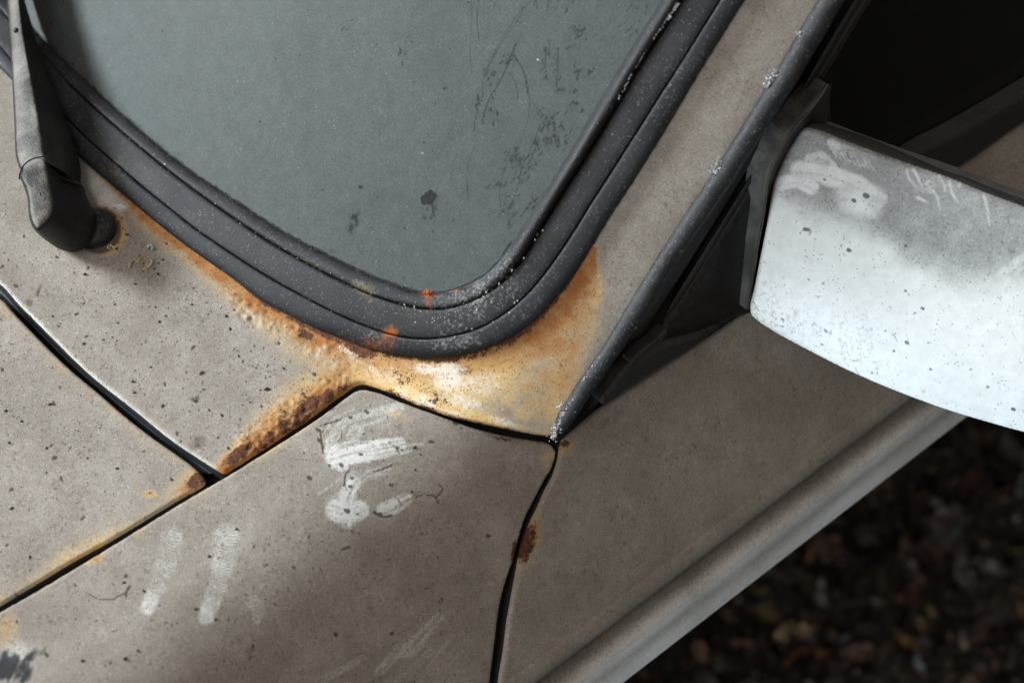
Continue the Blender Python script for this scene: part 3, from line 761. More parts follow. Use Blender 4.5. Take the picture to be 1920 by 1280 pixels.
# under the rubber: run the sheet 26 px inside the seal's outer line
nI = np.gradient(cO, axis=0); nI /= np.linalg.norm(nI, axis=1, keepdims=True)
hid = cO + np.stack([nI[:, 1], -nI[:, 0]], 1) * 26
cowl_out = np.vstack([catmull(T_COWLFRONT, 4), catmull(T_COWLSIDE, 4), inner_line[::-1], hid[::-1]])
panel("cowl_panel", cowl_out, F_body(), PAINT, car, mask_cowl, edge_r=8, relief=relief_cowl)

fend_out = np.vstack([catmull(T_FENDREAR, 4), [(700, 1640), (300, 1640), (-300, 1640), (-420, 1400)], catmull([(-200, 1262), (0, 1143), (67, 1105), (200, 1025), (333, 943), (420, 892)], 5)])
panel("fender", fend_out, F_flank(), PAINT, car, mask_fender, edge_r=9)

# door: main skin down to the crease
def proj(P):
    v = np.atleast_2d(P) - CAM; zz = v @ c_d
    return np.stack([960 + FP * (v @ c_r) / zz, 640 - FP * (v @ c_u) / zz], 1)
Cr0 = hit([(1280, 1064)], F_flank())[0]
T_CREASE = [tuple(q) for q in proj(np.stack([np.linspace(.125, -.60, 12), np.full(12, Cr0[1]), np.full(12, Cr0[2])], 1))]
door_out = np.vstack([catmull(T_DOORFRONT, 4), catmull(T_CREASE, 8), catmull(T_BELT, 6)[::-1]])
door = panel("door", door_out, F_flank(), PAINT, car, mask_door, edge_r=8)

# lower moulding of the door, running along the car
Yc, zc = float(Cr0[1]), float(Cr0[2])
mx = np.linspace(-0.62, 0.098, 220)
def door_front_x(dz):                                   # the door's leading edge leans forward on its way down
    return 0.098 + 0.20 * dz
def row(dy, dz, x_extra=0.0):
    x = np.linspace(-0.62, 0.104 + dz * -0.15, 220)
    return np.stack([x, np.full_like(x, Yc + dy), np.full_like(x, zc + dz)], 1)
mrows = [(-.0054, .0085), (-.0046, .0082), (-.0018, .0042), (.0003, .0003), (.0002, -.004), (-.0010, -.009), (-.0028, -.0145), (-.0031, -.0163), (.0000, -.0176), (.0060, -.0188), (.0094, -.0198), (.0100, -.0208), (.0102, -.024), (.0108, -.035), (.0119, -.049), (.0127, -.0590), (.0128, -.0602), (.0122, -.0615), (.004, -.072), (-.05, -.10), (-.30, -.40)]
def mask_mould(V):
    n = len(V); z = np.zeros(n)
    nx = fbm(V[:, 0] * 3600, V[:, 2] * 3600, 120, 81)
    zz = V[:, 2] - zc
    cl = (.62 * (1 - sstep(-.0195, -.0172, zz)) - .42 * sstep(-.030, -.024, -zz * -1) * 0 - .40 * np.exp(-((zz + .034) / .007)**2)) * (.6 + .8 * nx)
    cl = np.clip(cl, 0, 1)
    return {"soil": np.stack([z, z, cl, .2 * sstep(.5, .7, nx)], 1), "wear_shade": np.stack([z, z, z, .96 - .46 * sstep(-.0195, -.0165, V[:, 2] - zc) * (1 - sstep(-.003, .004, V[:, 2] - zc))], 1)}  # tone darkens the crease band: shade painted into the colour
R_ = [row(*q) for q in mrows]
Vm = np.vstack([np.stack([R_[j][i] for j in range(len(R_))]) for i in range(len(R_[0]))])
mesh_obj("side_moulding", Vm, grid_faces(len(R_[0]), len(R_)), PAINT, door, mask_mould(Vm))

# dark hollow behind the panel gaps, and the rubber strip in the bonnet gap
cav = [(-430, 270), (150, 650), (430, 850), (650, 690), (760, 715), (1040, 800), (1125, 790), (1085, 900), (1015, 1100), (1000, 1360), (880, 1600), (0, 1600), (-430, 1500)]
panel("gutter", cav, F_flank(-.0135), DARK, car, step=14, edge_r=1, flange=.03)
a_ = respace(catmull(T_COWLFRONT, 4), 5); b_ = catmull(T_HOODREAR, 4)
near = np.array([b_[np.argmin(((b_ - q)**2).sum(1))] for q in a_])
rows = []
for f_, h_ in ((-.2, -.0125), (.10, -.0118), (.25, -.0105), (.45, -.0098), (.65, -.0102), (.85, -.0115), (1.2, -.0125)):
    rows.append(hit(a_ * (1 - f_) + near * f_, F_flank(h_)))
loft("hood_seal", rows, SEALM, car)

# unseen mass of the car body: keeps light from passing through it
def box(name, lo, hi, mat, parent):
    v = [(x, y, z) for x in (lo[0], hi[0]) for y in (lo[1], hi[1]) for z in (lo[2], hi[2])]
    f = [(0, 1, 3, 2), (4, 6, 7, 5), (0, 4, 5, 1), (2, 3, 7, 6), (0, 2, 6, 4), (1, 5, 7, 3)]
    return mesh_obj(name, v, f, mat, parent, smooth=False)
box("underbody", (-.12, -1.45, .22), (1.3, -.10, .80), DARK, car)
box("floor_pan", (-2.2, -1.45, .22), (-.1205, -.10, .40), DARK, car)

# ------------------------------------------------------------------ windscreen and its rubber seal
def film_glass(p):
    x, y = p[:, 0], p[:, 1]
    n1 = fbm(x, y, 120, 91); n2 = fbm(x, y, 22, 92); n3 = fbm(x, y, 7, 93, 3)
    du = np.full(len(p), .97); dk = np.zeros(len(p)); pl = np.zeros(len(p))
    def S(pts, w, v, seed=0, brk=.0):
        a = stroke(p, pts, max(w * 1.35, 2.0), max(w * 1.1, 1.7), .7, 0, seed)
        if brk: a = a * sstep(.5 - brk * .5, .5 + brk * .2, vnoise(x, y, 9, seed + 2))
        np.maximum(dk, a * v, out=dk)
    # long hairline trails
    T = 3.0
    def z(*q): return [(640 + a / T, b / T) for a, b in q]
    for q, w, v in ((z((1020, 40), (960, 130), (880, 260), (830, 360), (800, 440), (795, 540), (760, 640), (745, 740)), 1.4, .65),
                    (z((1040, 30), (975, 140), (900, 250), (850, 340), (810, 430)), 1.2, .6),
                    (z((980, 250), (930, 380), (880, 480), (830, 560), (800, 660), (797, 700)), 1.6, .85),
                    (z((970, 310), (1020, 390), (1050, 480), (1058, 600), (1038, 710), (990, 830), (930, 930), (900, 1010), (890, 1080), (897, 1180)), 1.4, .6),
                    (z((975, 320), (1010, 370), (1035, 450), (1050, 540)), 1.2, .7),
                    (z((945, 410), (980, 470), (992, 560)), 1.3, .7), (z((1010, 190), (980, 260), (960, 310)), 1.1, .6),
                    (z((730, 0), (735, 130), (722, 280), (735, 420)), 1.1, .55), (z((770, 0), (765, 120), (772, 220)), 1.5, .7), (z((830, 40), (828, 160), (795, 280)), 1.1, .55),
                    (z((805, 0), (803, 90), (797, 170)), 1.0, .5), (z((870, 10), (850, 60)), 1.3, .6),
                    (z((890, 390), (860, 560), (855, 680)), 1.5, .55), (z((745, 840), (712, 930), (705, 1000), (716, 1120)), 1.1, .6), (z((700, 850), (670, 930), (690, 1010)), 1.0, .45),
                    (z((640, 880), (620, 950), (618, 1040)), 1.2, .5), (z((680, 590), (685, 700), (640, 900)), 1.0, .4), (z((1120, 700), (1070, 830), (1010, 960), (985, 1080), (930, 1180)), 1.5, .7),
                    (z((1220, 270), (1215, 380), (1210, 490)), 1.7, .75), (z((1150, 270), (1145, 380)), 2.4, .7), (z((1170, 220), (1175, 330)), 1.8, .6), (z((265, 660), (240, 730), (205, 775)), 1.1, .6),
                    (z((30, 500), (5, 530)), 1.4, .6), (z((60, 370), (20, 470), (0, 520)), 1.1, .4), (z((1000, 860), (960, 1040), (960, 1100)), 1.1, .4),
                    (z((1430, 330), (1440, 450), (1400, 620)), 1.1, .4), (z((1480, 350), (1440, 520), (1400, 600)), 1.0, .35), (z((800, 880), (750, 930), (720, 990)), 1.0, .45)):
        S(q, w, v, len(q))
    # short scratched dashes in sheaves
    q_ = np.random.default_rng(5)
    for cx, cy, sx, sy, n_, ang in ((1340, 200, 70, 60, 34, 50), (1330, 400, 30, 40, 16, 66), (1400, 420, 30, 30, 12, 40), (1270, 500, 60, 30, 18, 40), (1160, 300, 30, 40, 10, 80), (1120, 630, 30, 40, 12, 75), (1190, 690, 50, 70, 34, 55), (1180, 780, 60, 70, 36, 52), (1220, 800, 60, 40, 16, 50), (1100, 800, 40, 60, 14, 66), (980, 900, 80, 60, 30, 45), (1070, 900, 50, 60, 20, 50), (1010, 1000, 60, 50, 22, 50), (1300, 600, 60, 40, 16, 42), (1000, 1100, 80, 60, 20, 55), (880, 1030, 40, 50, 12, 70), (1660, 40, 60, 40, 18, 60), (1600, 160, 60, 40, 12, 50), (1250, 30, 60, 40, 10, 70), (930, 340, 30, 30, 14, 60), (1180, 430, 40, 40, 12, 55), (770, 560, 20, 60, 10, 80), (860, 640, 30, 60, 10, 82), (330, 300, 30, 40, 9, 80), (40, 180, 60, 40, 10, 45), (1140, 30, 50, 40, 8, 70), (850, 420, 40, 60, 14, 62), (560, 560, 60, 60, 8, 60), (940, 1190, 120, 60, 30, 60), (1080, 1150, 60, 60, 14, 55)):
        for _ in range(n_):
            ex, ey = cx + q_.normal() * sx * .6, cy + q_.normal() * sy * .6
            ln = q_.uniform(8, 34); an = math.radians(ang + q_.normal() * 12)
            dx, dy = math.cos(an) * ln / 2, -math.sin(an) * ln / 2
            S(z((ex - dx, ey - dy), (ex + dx * .2, ey + dy * .2 + 2), (ex + dx, ey + dy)), q_.uniform(1.0, 1.9), q_.uniform(.40, .95), 3)
    # thumb marks
    a = sstep(.35, .62, blob(p, 804, 371, 17, 13, -20, .8) * (.45 + 1.0 * fbm(x, y, 5, 97, 2))); np.maximum(dk, a, out=dk)
    a = blob(p, 806, 396, 17, 26, 10, .6); np.maximum(dk, a * (.20 + .55 * sstep(.35, .65, fbm(x * 1.6, y * .7, 4.5, 98, 2))), out=dk)
    a = blob(p, 662, 417, 14, 27, 18, .6); np.maximum(dk, a * (.30 + .55 * sstep(.35, .65, fbm(x * 1.3 + y * .5, y * .6, 5, 99, 2))), out=dk)
    a = blob(p, 622, 471, 9, 5, 0, .6); np.maximum(dk, a * .5, out=dk)
    a = blob(p, 676, 351, 5, 4, 20, .6); np.maximum(dk, a * .9, out=dk)
    # pale dried spots
    for cx, cy, r_, v in ((698, 186, 11, .35), (706, 268, 22, .35), (738, 258, 6, .5), (831, 221, 6, .5), (792, 287, 7, .8), (905, 258, 4, 1), (1008, 112, 5, 1), (805, 285, 5, .5), (527, 240, 9, .45), (520, 215, 6, .35), (600, 240, 6, .4), (866, 302, 3, 1), (740, 360, 3, .9), (770, 545, 4, .8), (862, 535, 5, .8), (930, 490, 4, .7)):
        np.maximum(pl, blob(p, cx, cy, r_ * .75, r_ * .6, 20, .7) * v * (.3 + .8 * n3) * .8, out=pl)
    # dirt line along the seal
    dI, _ = dist_poly(p, cI)
    np.maximum(dk, (1 - sstep(1, 7, dI + 5 * (n3 - .4))) * .95 * (x < 960), out=dk)
    m = dict(dk=dk); 
    speckle(p, m, 260, (60, 0, 1230, 540), .9, 3.0, 95, .8)
    du = du - .10 * sstep(.5, .7, n1) * n2
    return np.stack([np.clip(du, 0, 1), np.clip(m['dk'], 0, 1), np.clip(pl, 0, 1), np.ones(len(p))], 1)

def glass_grid():
    st = 2.6
    gx = np.r_[np.arange(-400, -12, 26), np.arange(-10, 1330, st), np.arange(1340, 1560, 26)]
    gy = np.r_[np.arange(-420, -12, 26), np.arange(-10, 580, st)]
    X, Y = np.meshgrid(gx, gy); p = np.stack([X.ravel(), Y.ravel()], 1)
    lim = cI + 0
    tn = np.gradient(lim, axis=0); tn /= np.linalg.norm(tn, axis=1, keepdims=True)
    lim = lim + np.stack([-tn[:, 1], tn[:, 0]], 1) * 22
    ins = in_poly(p, np.vstack([lim, [(1500, -900), (-700, -900)]]))
    idx = -np.ones(len(p), int); idx[ins] = np.arange(ins.sum())
    n, m_ = Y.shape
    I = idx.reshape(n, m_)
    q = np.stack([I[:-1, :-1], I[1:, :-1], I[1:, 1:], I[:-1, 1:]], -1).reshape(-1, 4)
    q = q[(q >= 0).all(1)]
    return p[ins], q
gp, gq = glass_grid()
windshield = mesh_obj("windshield", hit(gp, F_wind(-.0015)), gq, GLASS, car, {"film": film_glass(gp)})
dp = np.array([(-420, -420), (1560, -420), (1240, 620), (600, 700), (-420, 200)], float)
dash = mesh_obj("dashboard", hit(dp, F_wind(-.07)), [(0, 1, 2, 3, 4)], DARK, car)

ms = respace(c1, 3.2)
def match(line):
    dn = respace(line, .8)
    m = np.array([dn[np.argmin(((dn - q)**2).sum(1))] for q in ms])
    k_ = np.ones(9) / 9
    pad = np.pad(m, ((4, 4), (0, 0)), mode='edge')
    return np.stack([np.convolve(pad[:, i], k_, 'valid') for i in range(2)], 1)
mO, m2, mI = match(cO), match(c2), match(cI)
def depth(P): return (P - CAM) @ c_d
def smooth1(a, n=25):
    pad = np.pad(a, n // 2, mode='edge'); return np.convolve(pad, np.ones(n) / n, 'valid')
tO = smooth1(depth(hit(mO, F_body()))); tI = smooth1(depth(hit(mI, F_wind(-.0015))))
def across(px):                       # 0 at the outer line, 1 at the glass
    return np.linalg.norm(px - mO, axis=1) / np.maximum(np.linalg.norm(mI - mO, axis=1), 1)
def film_rubber(p):
    x, y = p[:, 0], p[:, 1]
    n2 = fbm(x, y, 24, 102); n3 = fbm(x, y, 8, 103, 3)
    ru = np.maximum.reduce([blob(p, 733, 622, 16, 12, 20, .8) * .95, blob(p, 722, 640, 30, 24, 0, .9) * .55, blob(p, 700, 648, 40, 16, 20, .9) * .5, blob(p, 803, 548, 16, 10, 0, .7) * 1.0, blob(p, 803, 565, 10, 24, 0, .9) * .55, blob(p, 855, 545, 14, 5, 0, .8) * .6])
    dOo, _ = dist_poly(p, cO)
    ru = np.maximum(ru, .42 * np.exp(-(dOo / 5)**2) * sstep(430, 560, x) * (1 - sstep(700, 780, x)))
    pa = np.maximum.reduce([blob(p, 900, 545, 110, 60, -35, .9) * .42, blob(p, 850, 640, 60, 20, 0, .9) * .45, blob(p, 990, 580, 40, 26, -40, .9) * .30, blob(p, 1120, 395, 30, 18, -60, .8) * .30, blob(p, 700, 628, 40, 12, 30, .9) * .4, blob(p, 870, 600, 60, 12, -10, .9) * .35, blob(p, 1260, 150, 60, 120, 30, .9) * .22]) * (.5 + n2)
    ol = np.maximum.reduce([blob(p, 682, 540, 26, 14, 20, .8) * .9, blob(p, 690, 560, 30, 16, 30, .9) * .5, blob(p, 215, 315, 50, 34, 40, .9) * .45, blob(p, 800, 590, 90, 30, 5, .9) * .34, blob(p, 600, 500, 120, 14, 28, .9) * .34]) * (.5 + n2)
    return np.stack([np.clip(ru * (.6 + .7 * n3), 0, 1), np.clip(pa, 0, 1), np.clip(ol, 0, 1), np.ones(len(p))], 1)
side_w = sstep(880, 1010, ms[:, 0])            # 0 along the bottom, 1 up the pillar
def seal_strip(name, pa, pb, prof, parent):
    """prof: (fraction, height along the bottom, fraction, height up the pillar)"""
    rows, pxs = [], []
    for q in prof:
        f_ = q[0] + (q[2 if len(q) > 2 else 0] - q[0]) * side_w
        h_ = q[1] + (q[3 if len(q) > 2 else 1] - q[1]) * side_w
        px = pa * (1 - f_[:, None]) + pb * f_[:, None]
        t = tO + (tI - tO) * across(px) - h_ / .92
        rows.append(CAM + ray(px) * t[:, None]); pxs.append(px)
    A = np.stack(pxs, 1).reshape(-1, 2)
    return loft(name, rows, RUBBER, parent, attrs={"film": film_rubber(A)})
gasket = bpy.data.objects.new("windshield_seal", None)
COL.objects.link(gasket); gasket.parent = car
seal_strip("outer_lip", mO, ms, [(-.03, -.004), (0, .0002), (.02, .0013), (.06, .0024), (.15, .0034), (.35, .0042), (.6, .0046), (.8, .0047), (.93, .0046), (.965, .0042), (.978, .0026), (.985, .0012)], gasket)
seal_strip("centre_strip", ms, m2, [(.004, .0012), (.012, .0032), (.03, .0046), (.07, .0049), (.3, .0051), (.55, .0051), (.85, .0050), (.94, .0048), (.968, .0042), (.978, .0024), (.984, .0012)], gasket)
seal_strip("inner_lip", m2, mI, [(.008, .0012, .05, -.002), (.022, .0030, .09, .001), (.05, .0042, .14, .0042), (.14, .0048, .26, .0066), (.32, .0048, .42, .0076), (.55, .0042, .60, .0074), (.74, .0034, .76, .0060), (.88, .0023, .88, .0040), (.96, .0012, .96, .0018), (1.0, .0003, 1.0, .0003), (1.05, -.002, 1.05, -.002)], gasket)

# ------------------------------------------------------------------ pillar trim and side window
tc = catmull([(1043, 812), (1050, 798), (1068, 770), (1092, 735), (1118, 697), (1143, 660), (1168, 622), (1204, 563), (1243, 499), (1302, 410), (1334, 364), (1369, 311), (1412, 241), (1449, 184), (1486, 124), (1516, 73), (1551, 14), (1640, -136), (1720, -270)], 4)
tp = hit(tc, F_body(.002))
k_ = np.ones(31) / 31
tp = np.stack([np.convolve(np.pad(tp[:, i], 15, mode='reflect', reflect_type='odd'), k_, 'valid') for i in range(3)], 1)
tt = np.gradient(tp, axis=0); tt /= np.linalg.norm(tt, axis=1, keepdims=True)
nP = np.array([.5, .6, .62]); nP /= np.linalg.norm(nP)
s_ = np.cross(tt, nP); s_ /= np.linalg.norm(s_, axis=1, keepdims=True)
arc = np.r_[0, np.cumsum(np.linalg.norm(np.diff(tp, axis=0), axis=1))]
endf = np.sqrt(np.clip(1 - (1 - np.clip(arc / .010, 0, 1))**2, .02, 1))
rad = (.0043 + .0016 * np.clip(arc / .25, 0, 1)) * endf
wob = 1 + .05 * (vnoise(arc * 4000, arc * 0, 40, 4) - .5)
rows = []
for k2 in range(14):
    a = 2 * math.pi * k2 / 14
    lump = 1 + .10 * (vnoise(arc * 4000 + k2 * 7, arc * 0 + k2 * 3.1, 17, 6) - .5)
    rows.append(tp + s_ * (rad * wob * lump * math.cos(a) * 1.0)[:, None] + nP * (rad * lump * math.sin(a) * 1.05)[:, None])
trim = loft("drip_moulding", rows, TRIM, car, closed=True)

c0l = catmull([(1062, 800), (1120, 715), (1205, 563), (1370, 311), (1551, 14), (1720, -270)], 5)
c1l = catmull([(1118, 757), (1140, 733), (1190, 655), (1248, 562), (1405, 310), (1578, 10), (1745, -270)], 5)
c2l = catmull([(1135, 752), (1155, 730), (1204, 655), (1260, 564), (1425, 298), (1598, 4), (1770, -270)], 5)
c3l = catmull([(1160, 742), (1185, 700), (1215, 660), (1287, 563), (1452, 294), (1631, 2), (1802, -270)], 5)
NF = 300
c0r, c1r, c2r, c3r = (resample(q, NF) for q in (c0l, c1l, c2l, c3l))
def fr_row(pa, pb, f_, off): return hit(pa * (1 - f_) + pb * f_, F_side(off))
frame = loft("window_frame", [fr_row(c0r, c1r, .2, -.004), fr_row(c0r, c1r, .55, -.001), fr_row(c0r, c1r, .88, .0005), fr_row(c0r, c1r, 1, -.0012), fr_row(c1r, c2r, .15, -.008), fr_row(c1r, c2r, .8, -.008), fr_row(c2r, c3r, 0, -.001), fr_row(c2r, c3r, .08, .0015), fr_row(c2r, c3r, .42, .0018), fr_row(c2r, c3r, .50, -.001), fr_row(c2r, c3r, .58, .0012), fr_row(c2r, c3r, .92, .0015), fr_row(c2r, c3r, 1, .0002), fr_row(c2r, c3r, 1.08, -.009)], FRAME, door)
panel("window_glass", np.vstack([c3r + [-6, 0], [(2500, -270), (2500, -160), (1920, 240), (1600, 460), (1405, 590), (1250, 690)]]), F_side(-.006), TINT, door, step=30, edge_r=1, flange=.003)
mesh_obj("cabin_trim", [(-4, -.36, -.2), (.3, -.36, -.2), (.3, -.36, .90), (-4, -.36, .90)], [(0, 1, 2, 3)], DARK, door, smooth=False)
sail_o = catmull([(1196, 690), (1240, 622), (1287, 557), (1340, 472), (1400, 378), (1440, 306), (1492, 226), (1548, 160)], 6)
panel("sail_panel", np.vstack([sail_o, [(1558, 160), (1566, 260), (1500, 520), (1412, 600)], catmull([(1405, 592), (1376, 601), (1352, 615), (1300, 634), (1240, 652)], 6)]), F_side(.003), SAIL, door, step=6, edge_r=7, flange=.006)
bs_up = catmull([(1140, 752), (1172, 708), (1196, 682), (1244, 648), (1300, 632), (1352, 613), (1378, 598), (1420, 566), (1480, 520), (1600, 410), (1710, 298), (1800, 248), (1920, 178), (2150, 28)], 6)
bs_lo = catmull([(2150, 80), (1920, 237), (1800, 321), (1600, 457), (1480, 538), (1405, 588), (1375, 608), (1305, 654), (1234, 700), (1146, 758)], 6)
panel("belt_seal", np.vstack([bs_up, bs_lo]), F_side(.0065), FRAME, door, step=5, edge_r=12, flange=.008)
panel("corner_rubber", catmull([(1188, 680), (1193, 686), (1186, 706), (1168, 728), (1146, 752), (1134, 761), (1128, 756), (1150, 724), (1174, 692)], 4, True), F_side(.0090), FRAME, door, step=4, edge_r=6, flange=.006)
panel("corner_rubber", catmull([(1253, 620), (1254, 630), (1238, 646), (1215, 662), (1192, 684), (1184, 684), (1205, 660), (1232, 640)], 4, True), F_side(.0100), FRAME, door, step=4, edge_r=6, flange=.006)

# ------------------------------------------------------------------ door mirror
mirror = bpy.data.objects.new("door_mirror", None)
COL.objects.link(mirror); mirror.parent = car
Pm = hit([(1405, 592)], F_side(.022))[0]
mirror.location = (0, 0, 0)
m_a = np.array([-.425, .905, 0]); m_n = np.array([.905, .425, 0])
def F_mir(P):
    v = P - Pm; s2 = v @ m_a; z = v[:, 2] + .030
    return v @ m_n + 2.9 * (z * z - .030**2) + .5 * s2 * s2 + 22 * np.maximum(.012 - v[:, 2] * 0 - z, 0)**2 * 0
m_left = [(1508, 240), (1484, 270), (1466, 302), (1454, 330), (1447, 354), (1441, 388), (1435, 424), (1427, 466), (1419, 507), (1410, 552), (1404, 576), (1405, 591), (1416, 603)]
m_bot = [(1447, 624), (1513, 660), (1580, 694), (1647, 724), (1713, 750), (1780, 774), (1847, 794), (1920, 814), (2040, 838), (2130, 840)]
m_right = [(2190, 800), (2215, 700), (2210, 580), (2180, 500), (2140, 466)]
m_top = [(2080, 441), (2000, 415), (1920, 387), (1847, 360), (1780, 333), (1713, 310), (1647, 287), (1580, 262), (1530, 243)]
mir_out = catmull(m_left + m_bot + m_right + m_top, 4, True)
def mask_mirror(p, d):
    m = blank(p); x, y = p[:, 0], p[:, 1]
    n1 = fbm(x, y, 60, 121); n2 = fbm(x, y, 22, 122); n3 = fbm(x, y, 8, 123, 3)
    edge = np.interp(x, [1400, 1450, 1500, 1560, 1620, 1700, 1780, 1850, 1920, 2200], [330, 352, 392, 418, 438, 492, 532, 545, 535, 600])
    dirty = 1 - sstep(-62, 60, y - edge + 40 * (n1 - .45))
    m['cl'] = 1 - dirty * (.74 + .22 * (n2 - .4))
    def W(pts, w0, w1, v, st=.4, sd=1): 
        m['cl'] = np.maximum(m['cl'], v * stroke(p, pts, w0, w1, .5, st, sd, 5) * (.7 + .4 * n2))
    m['cl'] = np.maximum(m['cl'], blob(p, 1610, 378, 46, 38, 30, .8) * (.55 + .5 * n2))
    W([(1500, 320), (1540, 325), (1600, 345), (1640, 372)], 22, 30, .75, .2)
    W([(1465, 345), (1490, 340), (1520, 350)], 16, 18, .85, .2)
    W([(1520, 300), (1540, 295), (1560, 312)], 15, 12, .6, .3)
    W([(1560, 268), (1590, 280), (1625, 286)], 12, 8, .6, .5, 3)
    for k3 in range(9):
        W([(1556 + k3 * 9, 276 + k3 * 3.2), (1564 + k3 * 9, 288 + k3 * 3.4), (1568 + k3 * 9, 296 + k3 * 3)], 3.0, 2.0, .55, 0, k3)
    for pts in ([(1700, 320), (1705, 335), (1718, 350)], [(1712, 318), (1725, 340), (1730, 352)], [(1740, 340), (1735, 350), (1745, 362)], [(1742, 350), (1755, 365), (1762, 392)], [(1720, 370), (1740, 380)], [(1780, 340), (1785, 360), (1796, 380)], [(1800, 345), (1798, 352)], [(1845, 368), (1850, 385), (1855, 420)], [(1760, 330), (1770, 345), (1772, 360)]):
        W(pts, 4.0, 2.4, .55, 0, 5)
    W([(1880, 520), (1920, 490), (1960, 470)], 20, 20, .6, .3)
    m['wh'] = np.clip(m['cl'] - .8, 0, 1) * .8
    # dark specks, smears and ridged prints
    for cx, cy, r_ in ((1624, 367, 5.5), (1601, 376, 4.2), (1546, 337, 3), (1592, 469, 4), (1698, 461, 3), (1735, 350, 2.2), (1635, 699, 2.4), (1516, 524, 2.4), (1544, 531, 2.6), (1570, 561, 2), (1698, 545, 3), (1730, 578, 3.2), (1716, 587, 2), (1700, 642, 3.6), (1676, 658, 2.8), (1740, 642, 2.5), (1541, 646, 2.5), (1900, 767, 4), (1852, 725, 2.6), (1820, 692, 2.4), (1860, 700, 2), (1745, 692, 3), (1717, 587, 2), (1510, 430, 4), (1500, 437, 2), (1467, 598, 3), (1548, 620, 3.4), (1660, 620, 2.2)):
        m['dk'] = np.maximum(m['dk'], blob(p, cx, cy, r_ * 1.25, r_ * .85, 25, .5) * (1.2 if r_ > 3 else .9))
    q_ = np.random.default_rng(77)
    for _ in range(120):
        cx, cy = q_.uniform(1420, 1920), q_.uniform(420, 800); ln = q_.uniform(3, 13); an = math.radians(35 + q_.normal() * 25)
        m['dk'] = np.maximum(m['dk'], stroke(p, [(cx - math.cos(an) * ln, cy - math.sin(an) * ln), (cx, cy + q_.normal()), (cx + math.cos(an) * ln, cy + math.sin(an) * ln)], 1.6, .9, .6, 0, 1) * q_.uniform(.25, .75) * (.4 + n3))
    for pts in ([(1540, 380), (1546, 392), (1552, 402)], [(1548, 375), (1556, 388), (1562, 398)], [(1556, 372), (1564, 384), (1570, 396)], [(1536, 386), (1542, 396), (1546, 402)], [(1556, 284), (1564, 292), (1562, 300)], [(1572, 292), (1580, 298)], [(1590, 294), (1598, 300), (1604, 296)], [(1606, 290), (1614, 300)]):
        m['dk'] = np.maximum(m['dk'], stroke(p, pts, 2.0, 1.4, .7, 0, 2) * .6 * (.4 + n3))
    for cx, cy, rx, ry, v in ((1530, 372, 42, 20, .22), (1510, 292, 34, 20, .2), (1512, 432, 12, 8, .5), (1635, 575, 22, 8, .18), (1640, 590, 24, 8, .15), (1735, 730, 20, 7, .3), (1590, 290, 40, 14, .3)):
        m['dk'] = np.maximum(m['dk'], blob(p, cx, cy, rx, ry, 25, .9) * v * sstep(.38, .62, n3) * 1.6)
    m['dk'] = np.maximum(m['dk'], .8 * stroke(p, [(1412, 560), (1417, 580), (1422, 606)], 1.5, 1.2, .6, 0, 2) * (n3 > .4))
    speckle(p, m, 160, (1420, 250, 1920, 560), .8, 2.2, 124, .5)
    m['tone'] = 1.08 + 0 * x
    return pack(m)
panel("housing", mir_out, F_mir, MIRROR_PAINT, mirror, mask_mirror, step=2.8, edge_r=9, flange=.03, flange_shade=.5)
tpx = resample(catmull([(1500, 246), (1509, 238)] + m_top[::-1], 4), 160)
rpx = resample(catmull([(1511, 233), (1529, 227), (1580, 240), (1647, 263), (1707, 290), (1780, 322), (1813, 332), (1863, 352), (1920, 372), (2000, 400), (2080, 428), (2140, 454)], 4), 160)
tA = hit(tpx, F_mir) - np.array([0, 0, .0012])
def on_z(px, z): 
    v = ray(px); return CAM + v * ((z - CAM[2]) / v[:, 2])[:, None]
tB = on_z(rpx, tA[:, 2] - .001)
lo_ = tA - m_n * .004 - np.array([0, 0, .008])
loft("top_rim", [lo_, tA * .97 + tB * .03 - np.array([0, 0, .0016]), tA * .9 + tB * .1, tA * .5 + tB * .5 + np.array([0, 0, .0006]), tA * .08 + tB * .92, tB - np.array([0, 0, .0012]), tB - np.array([0, 0, .05])], SAIL, mirror)
# foot of the mirror: upright plate whose front edge catches the light
fl = resample(catmull([(1551, 157), (1525, 181), (1488, 219), (1469, 238), (1456, 260), (1441, 290), (1429, 328), (1425, 350), (1421, 382), (1416, 420), (1411, 455), (1407, 500), (1402, 545), (1399, 580)], 4), 200)
fr_ = resample(catmull([(1554, 160), (1536, 190), (1516, 216), (1500, 232), (1484, 254), (1470, 276), (1459, 297), (1449, 318), (1442, 341), (1439, 372), (1434, 410), (1426, 450), (1418, 500), (1410, 545), (1404, 580)], 4), 200)
A_ = hit(fl, F_side(.008)); B_ = hit(fr_, F_side(.020))
loft("mount", [A_ + nG * -.010, A_ * .97 + B_ * .03 - nG * .0015, A_ * .8 + B_ * .2, A_ * .4 + B_ * .6, A_ * .08 + B_ * .92, B_ - nG * .001], MOUNT, mirror)
fs_ = resample(catmull([(1559, 157), (1555, 192), (1549, 234), (1534, 244), (1514, 250), (1496, 276), (1478, 308), (1464, 336), (1456, 356), (1450, 386), (1444, 426), (1436, 468), (1428, 516), (1418, 552), (1412, 582)], 4), 200)
S_ = hit(fs_, F_side(.010))
loft("mount_side", [B_ - nG * .0012, B_ * .8 + S_ * .2 - nG * .002, S_, S_ - nG * .012], SAIL, mirror)

